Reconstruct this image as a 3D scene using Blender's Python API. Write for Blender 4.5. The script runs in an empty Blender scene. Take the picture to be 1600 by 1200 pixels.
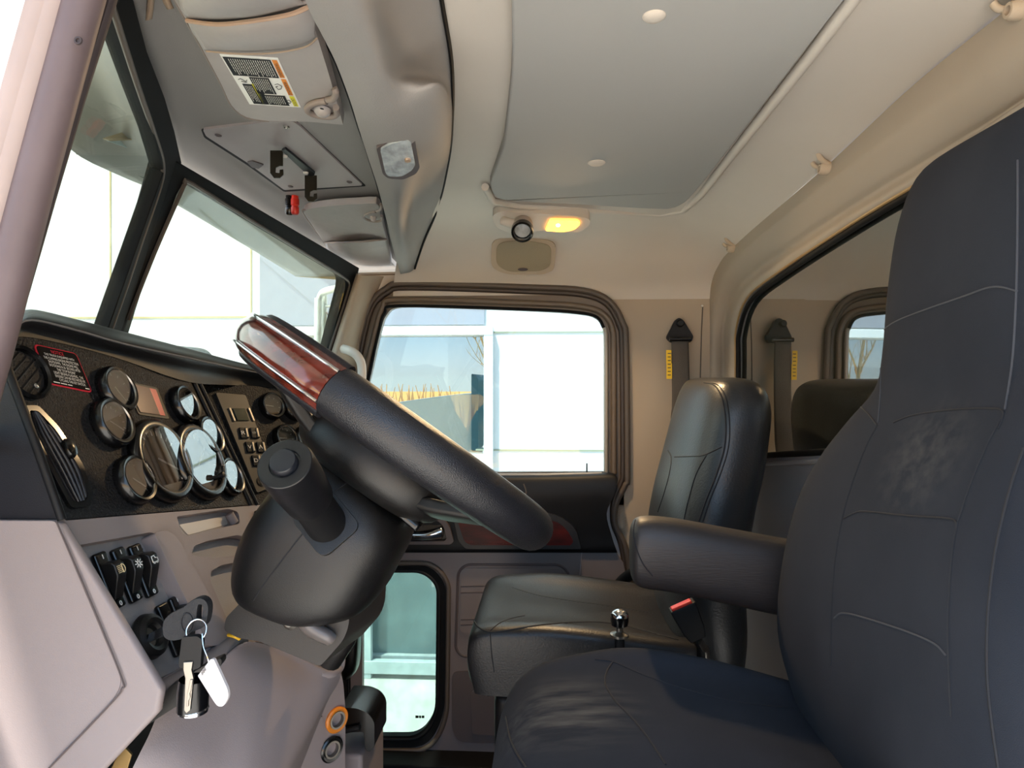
import bpy, math, random
from mathutils import Vector, Matrix
from mathutils.geometry import tessellate_polygon
from mathutils.bvhtree import BVHTree
random.seed(7)
H = 1.10                      # camera height above the cab floor
F = 1050.0                    # focal length in pixels of a 1600 wide frame
YAW = math.radians(3.27); PIT = math.radians(0.218)
fw = Vector((-math.sin(YAW)*math.cos(PIT), math.cos(YAW)*math.cos(PIT), -math.sin(PIT)))
rt = Vector((math.cos(YAW), math.sin(YAW), 0))
up = rt.cross(fw)
def V(*a): return Vector(a)
def ray(px, py): return fw + rt*((px-800)/F) + up*((600-py)/F)
def P(px, py, Y): d = ray(px, py); return d*(Y/d.y)
def PX(px, py, X): d = ray(px, py); return d*(X/d.x)
def PZ(px, py, Z): d = ray(px, py); return d*(Z/d.z)
def PN(px, py, n, c): d = ray(px, py); return d*(c/n.dot(d))
# ------------------------------------------------------------ materials
def lin(c):
    return tuple(((x/255)/12.92 if x/255 <= .04045 else ((x/255+.055)/1.055)**2.4) for x in c)
MATS = {}
def mat(name, col, rough=.5, metal=0, bump=0, scale=200, var=0, vscale=6, spec=.5, coat=0, emit=0, kind='noise', col2=None, detail=4, aniso=None):
    if name in MATS: return MATS[name]
    m = bpy.data.materials.new(name); m.use_nodes = True; nt = m.node_tree; b = nt.nodes['Principled BSDF']
    c = lin(col) + (1,)
    b.inputs['Base Color'].default_value = c
    b.inputs['Roughness'].default_value = rough; b.inputs['Metallic'].default_value = metal
    b.inputs['Specular IOR Level'].default_value = spec
    b.inputs['Coat Weight'].default_value = coat; b.inputs['Coat Roughness'].default_value = .08
    if emit:
        b.inputs['Emission Color'].default_value = c; b.inputs['Emission Strength'].default_value = emit
    tc = nt.nodes.new('ShaderNodeTexCoord')
    def mp(s):
        mpn = nt.nodes.new('ShaderNodeMapping'); nt.links.new(tc.outputs['Object'], mpn.inputs[0])
        mpn.inputs['Scale'].default_value = s if isinstance(s, tuple) else (s, s, s); return mpn
    if bump:
        if kind == 'voronoi':
            t = nt.nodes.new('ShaderNodeTexVoronoi'); t.inputs['Scale'].default_value = 1; o = t.outputs['Distance']
        elif kind == 'weave':
            t = nt.nodes.new('ShaderNodeTexWave'); t.inputs['Scale'].default_value = 1; t.inputs['Distortion'].default_value = .6; o = t.outputs['Fac']
        else:
            t = nt.nodes.new('ShaderNodeTexNoise'); t.inputs['Scale'].default_value = 1; t.inputs['Detail'].default_value = 2; o = t.outputs['Fac']
        nt.links.new(mp(scale).outputs[0], t.inputs['Vector'])
        bp = nt.nodes.new('ShaderNodeBump'); bp.inputs['Strength'].default_value = bump; bp.inputs['Distance'].default_value = .0012
        nt.links.new(o, bp.inputs['Height']); nt.links.new(bp.outputs[0], b.inputs['Normal'])
    if var:
        t = nt.nodes.new('ShaderNodeTexNoise'); t.inputs['Scale'].default_value = 1; t.inputs['Detail'].default_value = detail
        nt.links.new(mp(vscale).outputs[0], t.inputs['Vector'])
        rp = nt.nodes.new('ShaderNodeValToRGB'); rp.color_ramp.elements[0].position = .3; rp.color_ramp.elements[1].position = .7
        c2 = lin(col2) + (1,) if col2 else tuple(x*(1-var) for x in c[:3]) + (1,)
        rp.color_ramp.elements[0].color = c2; rp.color_ramp.elements[1].color = c if col2 else tuple(min(1, x*(1+var)) for x in c[:3]) + (1,)
        nt.links.new(t.outputs['Fac'], rp.inputs[0]); nt.links.new(rp.outputs[0], b.inputs['Base Color'])
    MATS[name] = m; return m
def glass(name, tint=(255, 255, 255), refl=.06, rough=0.0, dirt=0, dirtcol=(200, 205, 195), dscale=8):
    m = bpy.data.materials.new(name); m.use_nodes = True; nt = m.node_tree; nt.nodes.clear()
    out = nt.nodes.new('ShaderNodeOutputMaterial'); tr = nt.nodes.new('ShaderNodeBsdfTransparent'); tr.inputs[0].default_value = lin(tint)+(1,)
    gl = nt.nodes.new('ShaderNodeBsdfGlossy'); gl.inputs['Roughness'].default_value = rough
    mx = nt.nodes.new('ShaderNodeMixShader')
    lw = nt.nodes.new('ShaderNodeLayerWeight'); lw.inputs[0].default_value = .35
    mr = nt.nodes.new('ShaderNodeMapRange'); mr.inputs[3].default_value = refl; mr.inputs[4].default_value = min(1, refl*2.2+.1)
    nt.links.new(lw.outputs['Facing'], mr.inputs[0]); nt.links.new(mr.outputs[0], mx.inputs[0])
    nt.links.new(tr.outputs[0], mx.inputs[1]); nt.links.new(gl.outputs[0], mx.inputs[2])
    last = mx
    if dirt:
        df = nt.nodes.new('ShaderNodeBsdfDiffuse'); df.inputs[0].default_value = lin(dirtcol)+(1,)
        tc = nt.nodes.new('ShaderNodeTexCoord'); n = nt.nodes.new('ShaderNodeTexNoise'); n.inputs['Scale'].default_value = dscale; n.inputs['Detail'].default_value = 8
        nt.links.new(tc.outputs['Object'], n.inputs['Vector'])
        m2 = nt.nodes.new('ShaderNodeMapRange'); m2.inputs[1].default_value = .3; m2.inputs[2].default_value = .75; m2.inputs[3].default_value = dirt*.4; m2.inputs[4].default_value = dirt
        nt.links.new(n.outputs['Fac'], m2.inputs[0])
        mx2 = nt.nodes.new('ShaderNodeMixShader'); nt.links.new(m2.outputs[0], mx2.inputs[0]); nt.links.new(mx.outputs[0], mx2.inputs[1]); nt.links.new(df.outputs[0], mx2.inputs[2]); last = mx2
    nt.links.new(last.outputs[0], out.inputs[0]); return m
M_head   = mat('headliner_grey_vinyl', (148, 144, 141), .8, spec=.25, bump=.25, scale=500, var=.04, vscale=5)
M_ceil   = mat('ceiling_cloth_grey', (206, 198, 188), .85, spec=.2, bump=.15, scale=900, var=.02)
M_rail   = mat('rail_plastic_grey_beige', (166, 155, 141), .7, spec=.25, bump=.1, scale=700)
M_pan    = mat('ceiling_panel_cool_grey', (170, 169, 166), .85, spec=.2, bump=.15, scale=900)
M_beige  = mat('pillar_trim_beige', (180, 165, 146), .7, spec=.25, bump=.1, scale=700)
M_lilac  = mat('dash_plastic_mauve_grey', (142, 131, 130), .5, spec=.35, bump=.15, scale=900, var=.02)
M_lilac2 = mat('grained_mauve_grey_plastic', (152, 147, 145), .55, spec=.35, bump=.2, scale=900, kind='voronoi')
M_door   = mat('door_plastic_taupe', (116, 106, 105), .5, bump=.15, scale=700)
M_doord  = mat('door_pocket_taupe_dark', (84, 74, 74), .55)
M_dash   = mat('grained_black_plastic', (27, 27, 29), .6, spec=.3, bump=.9, scale=420, kind='voronoi')
M_blk    = mat('smooth_black_plastic', (19, 19, 21), .5, spec=.3, bump=.1, scale=600)
M_blks   = mat('satin_black_shroud', (21, 20, 20), .36, bump=.3, scale=1400)
M_gloss  = mat('gloss_black_bezel', (9, 9, 11), .24, coat=.15)
M_rubber = mat('rubber_black', (13, 13, 14), .7, spec=.2, bump=.1)
M_rubbg  = mat('rubber_grey_brown', (88, 78, 70), .5)
M_frame  = mat('door_frame_brown', (104, 90, 76), .38, bump=.08, scale=300)
M_leath  = mat('rim_black_leather', (26, 26, 30), .33, bump=.3, scale=900, kind='voronoi')
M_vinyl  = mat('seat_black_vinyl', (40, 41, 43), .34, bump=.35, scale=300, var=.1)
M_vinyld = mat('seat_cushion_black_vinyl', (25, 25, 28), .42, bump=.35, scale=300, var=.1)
M_fabric = mat('seat_navy_grey_cloth', (46, 49, 56), .95, bump=.3, scale=(1400, 1400, 1400), var=.10, vscale=7, spec=.15, col2=(38, 41, 48))
M_fabw   = mat('seat_worn_cloth', (86, 88, 92), .8, bump=.8, scale=(500, 120, 500), var=.2, vscale=30, spec=.3, col2=(52, 56, 66))
M_arm    = mat('armrest_grey_vinyl', (44, 41, 42), .5, bump=.3, scale=(60, 400, 600), var=.08, vscale=12)
M_seam   = mat('dark_seam_thread', (24, 25, 30), .8)
M_seamg  = mat('grey_seam_thread', (58, 60, 66), .8)
M_chrome = mat('chrome', (225, 225, 228), .12, metal=1)
M_steel  = mat('worn_steel', (150, 145, 138), .35, metal=1)
M_wood   = mat('burl_wood_gloss', (120, 44, 30), .16, coat=1, var=.3, vscale=(30, 60, 60), col2=(58, 18, 12), detail=8)
M_woodd  = mat('dark_cherry_wood_gloss', (78, 18, 15), .4, coat=.0, spec=.2, var=.3, vscale=(12, 50, 50), col2=(34, 8, 8))
M_white  = mat('white_print', (232, 230, 224), .8, spec=.1)
M_red    = mat('red_print', (205, 50, 66), .8, spec=.1)
M_redp   = mat('red_plastic', (215, 50, 34), .3)
M_orng   = mat('orange_plastic', (222, 130, 30), .35)
M_yell   = mat('yellow_print', (226, 216, 40), .5)
M_slab   = mat('label_slate', (50, 52, 54), .8, spec=.1)
M_orpr   = mat('orange_print', (222, 140, 70), .8, spec=.1)
M_tan    = mat('tan_strap_leather', (160, 138, 118), .75, bump=.4, scale=300)
M_visor  = mat('visor_grey_vinyl', (160, 152, 148), .5, bump=.9, scale=38, var=.05, vscale=16)
M_visedg = mat('visor_edge_piping', (138, 124, 116), .6)
M_bright = mat('metal_black_bracket', (44, 38, 28), .35, metal=.6)
M_lens   = mat('clear_lens', (205, 212, 216), .15, metal=.4, bump=.6, scale=(300, 60, 60), var=.3, vscale=60)
M_face   = mat('gauge_face_charcoal', (64, 58, 56), .5)
M_speak  = mat('speaker_grille_beige', (172, 158, 132), .6, bump=1, scale=1500, kind='voronoi')
M_screen = mat('lcd_screen_brown', (116, 92, 86), .15, coat=.5)
M_screenr= mat('lcd_red_strip', (190, 60, 66), .2, coat=.5)
M_lcd    = mat('lcd_dark_olive', (44, 50, 32), .2, coat=.6)
M_floor  = mat('floor_black_rubber', (38, 37, 38), .6, bump=.4, scale=200)
M_body   = mat('cab_body_paint', (205, 196, 192), .4, coat=.3)
M_pillar = mat('door_post_grey_paint', (94, 80, 80), .5, spec=.3, bump=.2, scale=120, var=.12, vscale=18)
M_pillard= mat('door_post_seal_dark', (48, 38, 38), .7, bump=.4, scale=160, var=.15, vscale=30)
M_pillarl= mat('door_post_seal_light', (150, 132, 124), .6, bump=.3, scale=90, var=.08, vscale=20)
M_hood   = mat('hood_white_paint', (225, 214, 196), .2, coat=.5)
M_ivory  = mat('ivory_plastic', (216, 208, 196), .4)
M_steelg = mat('sunvisor_grey_paint', (128, 128, 124), .45, var=.1, vscale=4)
M_keyhd  = mat('key_head_rubber', (26, 27, 31), .65, bump=.5, scale=700, var=.15, vscale=80)
G_wind = glass('windshield_glass', (240, 246, 240), .03, dirt=.05, dscale=25)
G_door = glass('door_glass', (236, 246, 246), .03)
G_low  = glass('dirty_lower_glass', (205, 226, 222), .05, dirt=.28, dirtcol=(150, 168, 164), dscale=14)
G_gauge= glass('gauge_glass', (205, 205, 205), .30)
G_rear = glass('rear_tinted_glass', (60, 66, 62), .36, dirt=.07, dirtcol=(120, 125, 115), dscale=12)
def emis(name, col, s):
    m = bpy.data.materials.new(name); m.use_nodes = True; nt = m.node_tree; b = nt.nodes['Principled BSDF']
    b.inputs['Base Color'].default_value = lin(col)+(1,); b.inputs['Emission Color'].default_value = lin(col)+(1,); b.inputs['Emission Strength'].default_value = s
    b.inputs['Roughness'].default_value = .3; return m
M_lit = emis('lit_amber_lens', (255, 170, 50), 2.2)
M_bulb = emis('lamp_bulb', (255, 225, 140), 9)
# ------------------------------------------------------------ object making
C = bpy.data.collections.new('cab'); bpy.context.scene.collection.children.link(C)
WL = {}; RAW = {}
def base_empty(name, loc, label=None, cat=None, group=None, kind=None):
    o = bpy.data.objects.new(name, None); C.objects.link(o); o.empty_display_size = .02
    w = Vector(loc) + V(0, 0, H); o.location = w; WL[o.name] = w
    tag(o, label, cat, group, kind); return o
def tag(o, label=None, cat=None, group=None, kind=None):
    if label: o['label'] = label
    if cat: o['category'] = cat
    if group: o['group'] = group
    if kind: o['kind'] = kind
    return o
class MB:
    def __init__(s): s.v = []; s.f = []; s.m = []; s.s = []
    def add(s, vs, fs, mi=0, smooth=True):
        b = len(s.v); s.v += [Vector(q) for q in vs]; s.f += [tuple(i+b for i in f) for f in fs]; s.m += [mi]*len(fs); s.s += [smooth]*len(fs); return s
    def build(s, name, mats, parent=None, bev=0, origin=None, seg=3, sharp=None, **tg):
        me = bpy.data.meshes.new(name)
        if origin is None:
            xs = [q.x for q in s.v]; ys = [q.y for q in s.v]; zs = [q.z for q in s.v]
            origin = V((min(xs)+max(xs))/2, (min(ys)+max(ys))/2, min(zs) if parent is None else (min(zs)+max(zs))/2)
        me.from_pydata([q-origin for q in s.v], [], s.f)
        if not isinstance(mats, (list, tuple)): mats = [mats]
        for m in mats: me.materials.append(m)
        me.polygons.foreach_set('material_index', s.m); me.polygons.foreach_set('use_smooth', s.s)
        me.validate(); me.update()
        if sharp: me.set_sharp_from_angle(angle=math.radians(sharp))
        o = bpy.data.objects.new(name, me); C.objects.link(o)
        w = origin + V(0, 0, H); WL[o.name] = w
        if parent: o.parent = parent; o.location = w - WL[parent.name]
        else: o.location = w
        if bev:
            bm = o.modifiers.new('bevel', 'BEVEL'); bm.width = bev; bm.segments = seg; bm.limit_method = 'ANGLE'; bm.angle_limit = math.radians(40)
            o.modifiers.new('wn', 'WEIGHTED_NORMAL').keep_sharp = False
        RAW[o.name] = ([q.copy() for q in s.v], list(s.f))
        tag(o, **tg); return o
def rpoly(pts, r=.01, seg=5):
    n = len(pts); out = []
    for i in range(n):
        a, b, c = pts[i-1], pts[i], pts[(i+1) % n]
        rr = r[i] if isinstance(r, (list, tuple)) else r
        d1, d2 = (a-b), (c-b); l1, l2 = d1.length, d2.length
        k = min(rr, l1*.48, l2*.48)
        if k <= 1e-6: out.append(b); continue
        p1, p2 = b+d1/l1*k, b+d2/l2*k
        for j in range(seg+1):
            t = j/seg; out.append(p1*(1-t)**2+b*2*t*(1-t)+p2*t*t)
    return out
def cr(pts, n, closed=False):
    pts = [Vector(p) for p in pts]; N = len(pts)
    if N == 2: return [pts[0].lerp(pts[1], i/(n-1)) for i in range(n)]
    segs = N if closed else N-1; L = []
    for i in range(segs): L.append((pts[(i+1) % N]-pts[i]).length+1e-9)
    tot = sum(L); out = []
    cnt = n if closed else n-1
    for j in range(n):
        s = tot*j/cnt; i = 0
        while i < segs-1 and s > L[i]: s -= L[i]; i += 1
        t = min(1, s/L[i])
        g = lambda k: pts[k % N] if closed else pts[max(0, min(N-1, k))]
        p0, p1, p2, p3 = g(i-1), g(i), g(i+1), g(i+2)
        out.append(.5*((2*p1)+(p2-p0)*t+(2*p0-5*p1+4*p2-p3)*t*t+(3*p1-p0-3*p2+p3)*t**3))
    return out
def cru(pts, sub, closed=False):   # uniform in control index
    N = len(pts); segs = N if closed else N-1; out = []
    g = lambda k: pts[k % N] if closed else pts[max(0, min(N-1, k))]
    for i in range(segs):
        for j in range(sub):
            t = j/sub; p0, p1, p2, p3 = g(i-1), g(i), g(i+1), g(i+2)
            out.append(.5*((2*p1)+(p2-p0)*t+(2*p0-5*p1+4*p2-p3)*t*t+(3*p1-p0-3*p2+p3)*t**3))
    if not closed: out.append(pts[-1].copy())
    return out
def add_plate(mb, outer, n, thick, holes=(), mi=0, back=True):
    n = Vector(n).normalized(); loops = [list(outer)] + [list(h) for h in holes]
    allp = [p for l in loops for p in l]; tris = tessellate_polygon(loops)
    N = len(allp); vs = allp + [p-n*thick for p in allp]; fs = []
    for t in tris:
        a, b, c = t; nn = (allp[b]-allp[a]).cross(allp[c]-allp[a])
        if nn.length < 1e-14: continue
        if nn.dot(n) < 0: a, b, c = c, b, a
        fs.append((a, b, c))
        if back: fs.append((c+N, b+N, a+N))
    k = 0
    for li, l in enumerate(loops):
        m = len(l)
        ar = Vector((0, 0, 0))
        for i in range(m): ar += l[i].cross(l[(i+1) % m])
        ccw = ar.dot(n) > 0
        if li > 0: ccw = not ccw
        for i in range(m):
            a, b = k+i, k+(i+1) % m
            fs.append((a, a+N, b+N, b) if ccw else (b, b+N, a+N, a))
        k += m
    mb.add(vs, fs, mi, smooth=False); return mb
def plate(name, outer, n, thick, m, parent=None, holes=(), bev=.0, **tg):
    mb = add_plate(MB(), outer, n, thick, holes)
    o = mb.build(name, m, parent, bev, **tg)
    return o
def grid(mb, rows, cu=False, cv=False, mi=0, smooth=True, caps=False):
    R, N = len(rows), len(rows[0]); vs = [p for r in rows for p in r]; fs = []
    for i in range(R if cv else R-1):
        for j in range(N if cu else N-1):
            a = i*N+j; b = i*N+(j+1) % N; c = ((i+1) % R)*N+(j+1) % N; d = ((i+1) % R)*N+j
            fs.append((a, b, c, d))
    if caps:
        fs.append(tuple(range(N))[::-1]); fs.append(tuple((R-1)*N+j for j in range(N)))
    mb.add(vs, fs, mi, smooth); return mb
def loft(name, rows, m, parent=None, su=4, sv=4, cu=False, caps=False, thick=0, smoothrows=True, **tg):
    rr = [cru(r, su, cu) for r in rows] if su > 1 else rows
    if sv > 1:
        cols = [cru([r[j] for r in rr], sv) for j in range(len(rr[0]))]
        rr = [[cols[j][i] for j in range(len(cols))] for i in range(len(cols[0]))]
    o = grid(MB(), rr, cu=cu, caps=caps).build(name, m, parent, **tg)
    if thick:
        s = o.modifiers.new('solid', 'SOLIDIFY'); s.thickness = abs(thick); s.offset = 1 if thick > 0 else -1
    return o
def frames(path, closed=False, ref=V(0, 0, 1)):
    out = []; N = len(path)
    for i in range(N):
        a = path[i-1] if (closed or i > 0) else path[i]; b = path[(i+1) % N] if (closed or i < N-1) else path[i]
        t = (b-a).normalized()
        if i == 0:
            r = ref if abs(t.dot(ref)) < .95 else V(1, 0, 0)
            x = (r - t*r.dot(t)).normalized()
        else:
            x = (x - t*x.dot(t)).normalized()
        out.append((t, x, t.cross(x)))
    return out
def tube_rows(path, r, n=8, closed=False, flat=1.0, ref=V(0, 0, 1)):
    rows = []
    for i, (p, (t, x, y)) in enumerate(zip(path, frames(path, closed, ref))):
        rr = r[i] if isinstance(r, (list, tuple)) else r
        rows.append([p + x*(rr*math.cos(2*math.pi*k/n)) + y*(rr*flat*math.sin(2*math.pi*k/n)) for k in range(n)])
    return rows
def add_tube(mb, path, r, n=8, closed=False, mi=0, flat=1.0, ref=V(0, 0, 1)):
    return grid(mb, tube_rows(path, r, n, closed, flat, ref), cu=True, cv=closed, mi=mi, caps=not closed)
def tube(name, path, r, m, parent=None, n=8, closed=False, flat=1.0, ref=V(0, 0, 1), **tg):
    return add_tube(MB(), path, r, n, closed, 0, flat, ref).build(name, m, parent, sharp=50, **tg)
def add_lathe(mb, c, axis, prof, n=32, mi=0, sx=1.0, ref=None, smooth=True):
    axis = Vector(axis).normalized(); ref = ref or (V(0, 0, 1) if abs(axis.z) < .9 else V(1, 0, 0))
    x = (ref-axis*ref.dot(axis)).normalized(); y = axis.cross(x)
    rows = [[c+axis*h+x*(r*math.cos(2*math.pi*k/n))+y*(r*sx*math.sin(2*math.pi*k/n)) for k in range(n)] for r, h in prof]
    grid(mb, rows, cu=True, mi=mi, smooth=smooth)
    if prof[-1][0] < .003: mb.f.append(tuple(range(len(mb.v)-n, len(mb.v)))); mb.m.append(mi); mb.s.append(smooth)
    return mb
def lathe(name, c, axis, prof, m, parent=None, n=32, sharp=35, sx=1.0, ref=None, **tg):
    return add_lathe(MB(), c, axis, prof, n, 0, sx, ref).build(name, m, parent, sharp=sharp, **tg)
def add_box(mb, c, x, y, z, sx, sy, sz, mi=0):
    vs = [c+x*(sx/2*a)+y*(sy/2*b)+z*(sz/2*d) for a in (-1, 1) for b in (-1, 1) for d in (-1, 1)]
    fs = [(0, 1, 3, 2), (4, 6, 7, 5), (0, 4, 5, 1), (2, 3, 7, 6), (0, 2, 6, 4), (1, 5, 7, 3)]
    if x.cross(y).dot(z) < 0: fs = [f[::-1] for f in fs]
    return mb.add(vs, fs, mi, False)
def box(name, c, x, y, z, sx, sy, sz, m, parent=None, bev=.001, **tg):
    return add_box(MB(), c, x, y, z, sx, sy, sz).build(name, m, parent, bev, **tg)
_tc = {}
def text_geo(s):
    if s not in _tc:
        cu = bpy.data.curves.new('t', 'FONT'); cu.body = s; cu.align_x = 'CENTER'; cu.align_y = 'CENTER'; cu.size = 1; cu.resolution_u = 3
        o = bpy.data.objects.new('t', cu); me = bpy.data.meshes.new_from_object(o)
        vs = [(v.co.x, v.co.y) for v in me.vertices]; fs = [tuple(p.vertices) for p in me.polygons]
        bpy.data.objects.remove(o); bpy.data.meshes.remove(me); bpy.data.curves.remove(cu); _tc[s] = (vs, fs)
    return _tc[s]
def add_text(mb, s, f, mi, fit=None, size=1.0):
    """f maps (u,v)->3D.  fit=(u0,v0,u1,v1) box in uv to fill"""
    vs, fs = text_geo(s)
    x0, x1 = min(v[0] for v in vs), max(v[0] for v in vs); y0, y1 = min(v[1] for v in vs), max(v[1] for v in vs)
    u0, v0, u1, v1 = fit
    w = [f(u0+(x-x0)/(x1-x0)*(u1-u0), v1-(y-y0)/(y1-y0)*(v1-v0)) for x, y in vs]
    return mb.add(w, fs, mi, False)
def quad(tl, tr, br, bl):
    return lambda u, v: (tl*(1-u)+tr*u)*(1-v)+(bl*(1-u)+br*u)*v
def add_rect(mb, f, u0, v0, u1, v1, mi, off=V(0, 0, 0)):
    return mb.add([f(u0, v0)+off, f(u1, v0)+off, f(u1, v1)+off, f(u0, v1)+off], [(0, 3, 2, 1)], mi, False)
def bvh(o): v, f = RAW[o.name]; return BVHTree.FromPolygons(v, f)
def seam(name, pts, b, r, m, parent, off=.0, n=6, sub=8, **tg):
    pp = cru([V(x, y, 0) for x, y in pts], sub); path = []
    for q in pp:
        d = ray(q.x, q.y).normalized(); h = b.ray_cast(V(0, 0, 0), d)
        if h[0] is not None: path.append(h[0]-d*off)
    if len(path) < 3: return None
    return tube(name, path, r, m, parent, n=n, **tg)
# ============================================================ SETTING
def S(px, py, off=0.0):       # the header shelf above the windshield, a nearly level surface
    n = V(.10, .025, 1); return PN(px, py, n, .312+.025+.025-off)
NS = V(.10, .025, 1).normalized()
YF = 1.90                     # inner face of the passenger side
def RW(px, py, off=0.0):      # rear wall plane, slightly turned
    n = V(1, .052, 0); return PN(px, py, n, .485+.052*1.75+off)
NR = -V(1, .052, 0).normalized()
ZC = .42
# --- ceiling
L2 = [(640, -260, ZC), (672, -130, ZC), (690, 0, ZC), (706, 100, ZC), (707, 180, ZC), (701, 250, ZC), (684, 325, ZC)]
L2w = [PZ(*a) for a in L2]
def xl(Y):
    pts = [(p.y, p.x) for p in L2w] + [(1.6, -.30), (1.9, -.42)]
    if Y <= pts[0][0]: return pts[0][1]
    for (a, b), (c, d) in zip(pts, pts[1:]):
        if Y <= c: return b+(d-b)*(Y-a)/(c-a)
    return pts[-1][1]
def xo(Y): return .455+.052*(1.75-Y)
def zo(Y):
    T = [(.2,.43),(.7,.43),(.95,.4075),(1.22,.378),(1.65,.343),(1.85,.315),(2,.29)]
    for (a, b), (c, d) in zip(T, T[1:]):
        if Y <= c: return b+(d-b)*(Y-a)/(c-a)
st = [(.20, 0), (.5, 0), (.9, 0), (1.25, 0), (1.48, 0), (1.60, .006), (1.69, .018), (1.75, .034), (1.79, .054), (1.83, .085), (1.865, .122), (1.89, .155), (1.90, .19)]
rows = []
for Y, d in st:
    a = xl(Y)-.03; b = xo(Y); r = []
    for k, x in enumerate([a, a*.6, a*.2+.02, .12, .22, .30, .34, .38, .42, .45, b]):
        edge = max(0, (x-.29)/(b-.29)); e = edge**1.6
        z = ZC-d; zt = min(z, zo(Y)-max(0, d-.05)*.3)
        r.append(V(x, Y, z*(1-e)+zt*e))
    rows.append(r)
ceil_o = loft('ceiling', rows, M_ceil, su=3, sv=4, kind='structure')
pan = [(766, 288), (775, 309), (811, 315), (920, 321), (1031, 327), (1063, 321), (1087, 300), (1160, 208), (1250, 92), (1325, -5), (1440, -150), (1560, -300), (790, -300), (795, -140), (799, 0), (799, 122), (787, 227)]
pw = cru([PZ(x, y, ZC-.016) for x, y in pan[:10]], 3) + [PZ(x, y, ZC-.016) for x, y in pan[10:13]] + cru([PZ(x, y, ZC-.016) for x, y in pan[13:]], 3)
cp = plate('ceiling_panel', pw, (0, 0, -1), .02, M_pan, bev=.004, kind='structure')
rim = [p+V(0, 0, .009) for p in pw]
tube('trim_panel_lip', [PZ(x, y, ZC-.008) for x, y in [(758, 292), (770, 314), (811, 322), (920, 328), (1031, 334), (1068, 328), (1095, 304), (1170, 208), (1262, 92), (1335, -5), (1450, -150)]], .0085, M_ceil, n=8, kind='structure')
for (x, y, r) in [(1022, 25, 18), (932, 254, 13.5)]:
    c = PZ(x, y, ZC-.016); rr = r*c.y/F*1.02
    lathe('ceiling_button', c+V(0, 0, .001), (0, 0, -1), [(rr, 0), (rr*.98, .002), (rr*.75, .0045), (rr*.3, .0055), (.0005, .0058)], M_beige if 0 else M_ceil,
          label=('large round trim button nearer the door on the ceiling panel' if r > 15 else 'smaller round trim button on the ceiling panel above the amber light'), cat='trim button')
# --- header shelf and console above the windshield
Hb = [(60, -420), (150, -170), (200, 0), (222, 82), (250, 155), (266, 210), (276, 250), (284, 259), (299, 269), (380, 319), (470, 373), (557, 427)]
L1 = [(360, -420), (440, -140), (477, 0), (505, 58), (526, 101), (546, 155), (560, 199), (568, 222), (577, 250), (590, 292), (604, 345), (626, 428)]
rows = [[S(x, y)+V(-.015,-.004,.035) for x, y in Hb], [S(x, y)+V(-.012,-.003,.03) for x, y in Hb], [S(x, y) for x, y in Hb]]
for t in (.06, .5): rows.append([S(*Hb[i]).lerp(S(*L1[i]), t) for i in range(12)])
rows.append([S(x, y) for x, y in L1])
loft('trim_1', rows, M_head, su=4, sv=2, kind='structure')
tube('trim_seam', cru([S(x, y, .001) for x, y in L1], 4), .0016, M_rubber, n=6, kind='structure')
cons = [
 [(440,-140,.325),(500,-150,.32),(560,-150,.33),(606,-150,.385),(672,-150,.42)],
 [(477,0,.322),(525,0,.318),(572,0,.325),(612,0,.385),(690,0,.42)],
 [(505,58,.322),(552,58,.318),(590,60,.325),(628,66,.385),(699,70,.42)],
 [(526,101,.322),(572,104,.318),(604,112,.325),(641,116,.375),(706,112,.42)],
 [(548,160,.322),(585,155,.317),(624,148,.325),(668,128,.35),(707,150,.42)],
 [(560,199,.322),(592,190,.316),(636,178,.320),(693,140,.345),(707,185,.42)],
 [(578,255,.321),(606,245,.314),(650,228,.318),(695,218,.345),(703,238,.42)],
 [(590,292,.320),(616,284,.314),(642,276,.322),(664,272,.362),(694,287,.42)],
 [(604,345,.317),(618,340,.312),(631,335,.322),(645,330,.37),(680,335,.415)],
 [(614,388,.312),(624,385,.309),(634,382,.315),(644,380,.34),(662,376,.37)],
 [(626,428,.300),(632,427,.300),(638,426,.302),(643,424,.305),(648,420,.312)]]
loft('trim_2', [[PZ(*q) for q in r] for r in cons], M_head, su=6, sv=5, kind='structure')
ed = [PZ(x, y, ZC-.003) for x, y, z in L2] + [PZ(662, 378, .365), PZ(648, 420, .31)]
tube('trim_edge', cru(ed, 5), .0028, M_rubber, n=6, kind='structure')
# console inner closing skin and roof above (keeps daylight out)
box('roof', V(.02, 1.05, .53), V(1,0,0), V(0,1,0), V(0,0,1), 1.50, 1.90, .06, M_body, bev=.02, kind='structure')
# --- rear wall ring round the rear window
def prof(pts, off): return [RW(x, y, off) for x, y in pts]
O  = [(1800,-190),(1590,0),(1500,73),(1408,150),(1275,274),(1151,379),(1108,420),(1096,470),(1094,560),(1094,720)]
A1 = [(1830,-150),(1610,22),(1520,98),(1425,172),(1288,284),(1166,384),(1120,428),(1104,478),(1102,560),(1102,720)]
A2 = [(1850,-105),(1640,52),(1540,122),(1440,190),(1300,287),(1182,378),(1133,432),(1114,485),(1112,560),(1112,720)]
A3 = [(1890,-60),(1672,88),(1565,160),(1460,226),(1315,318),(1198,398),(1143,448),(1126,500),(1124,560),(1124,720)]
A4 = [(1900,-42),(1680,100),(1575,173),(1468,240),(1322,330),(1206,408),(1152,455),(1134,505),(1132,560),(1132,720)]
A5 = [(1905,-25),(1690,112),(1586,160),(1475,250),(1330,338),(1212,416),(1160,460),(1142,510),(1140,560),(1140,720)]
A6 = [(1910,-10),(1700,124),(1594,184),(1482,258),(1336,346),(1218,424),(1167,466),(1150,515),(1149,560),(1149,716)]
rows = [prof(O,-.030), prof(A1,-.034), prof(A2,-.032), prof(A3,-.012), prof(A4,.002), prof(A5,-.006), prof(A6,.0)]
A5s = rows[5]; A5s[2] = RW(1584, 170, -.006)
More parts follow.
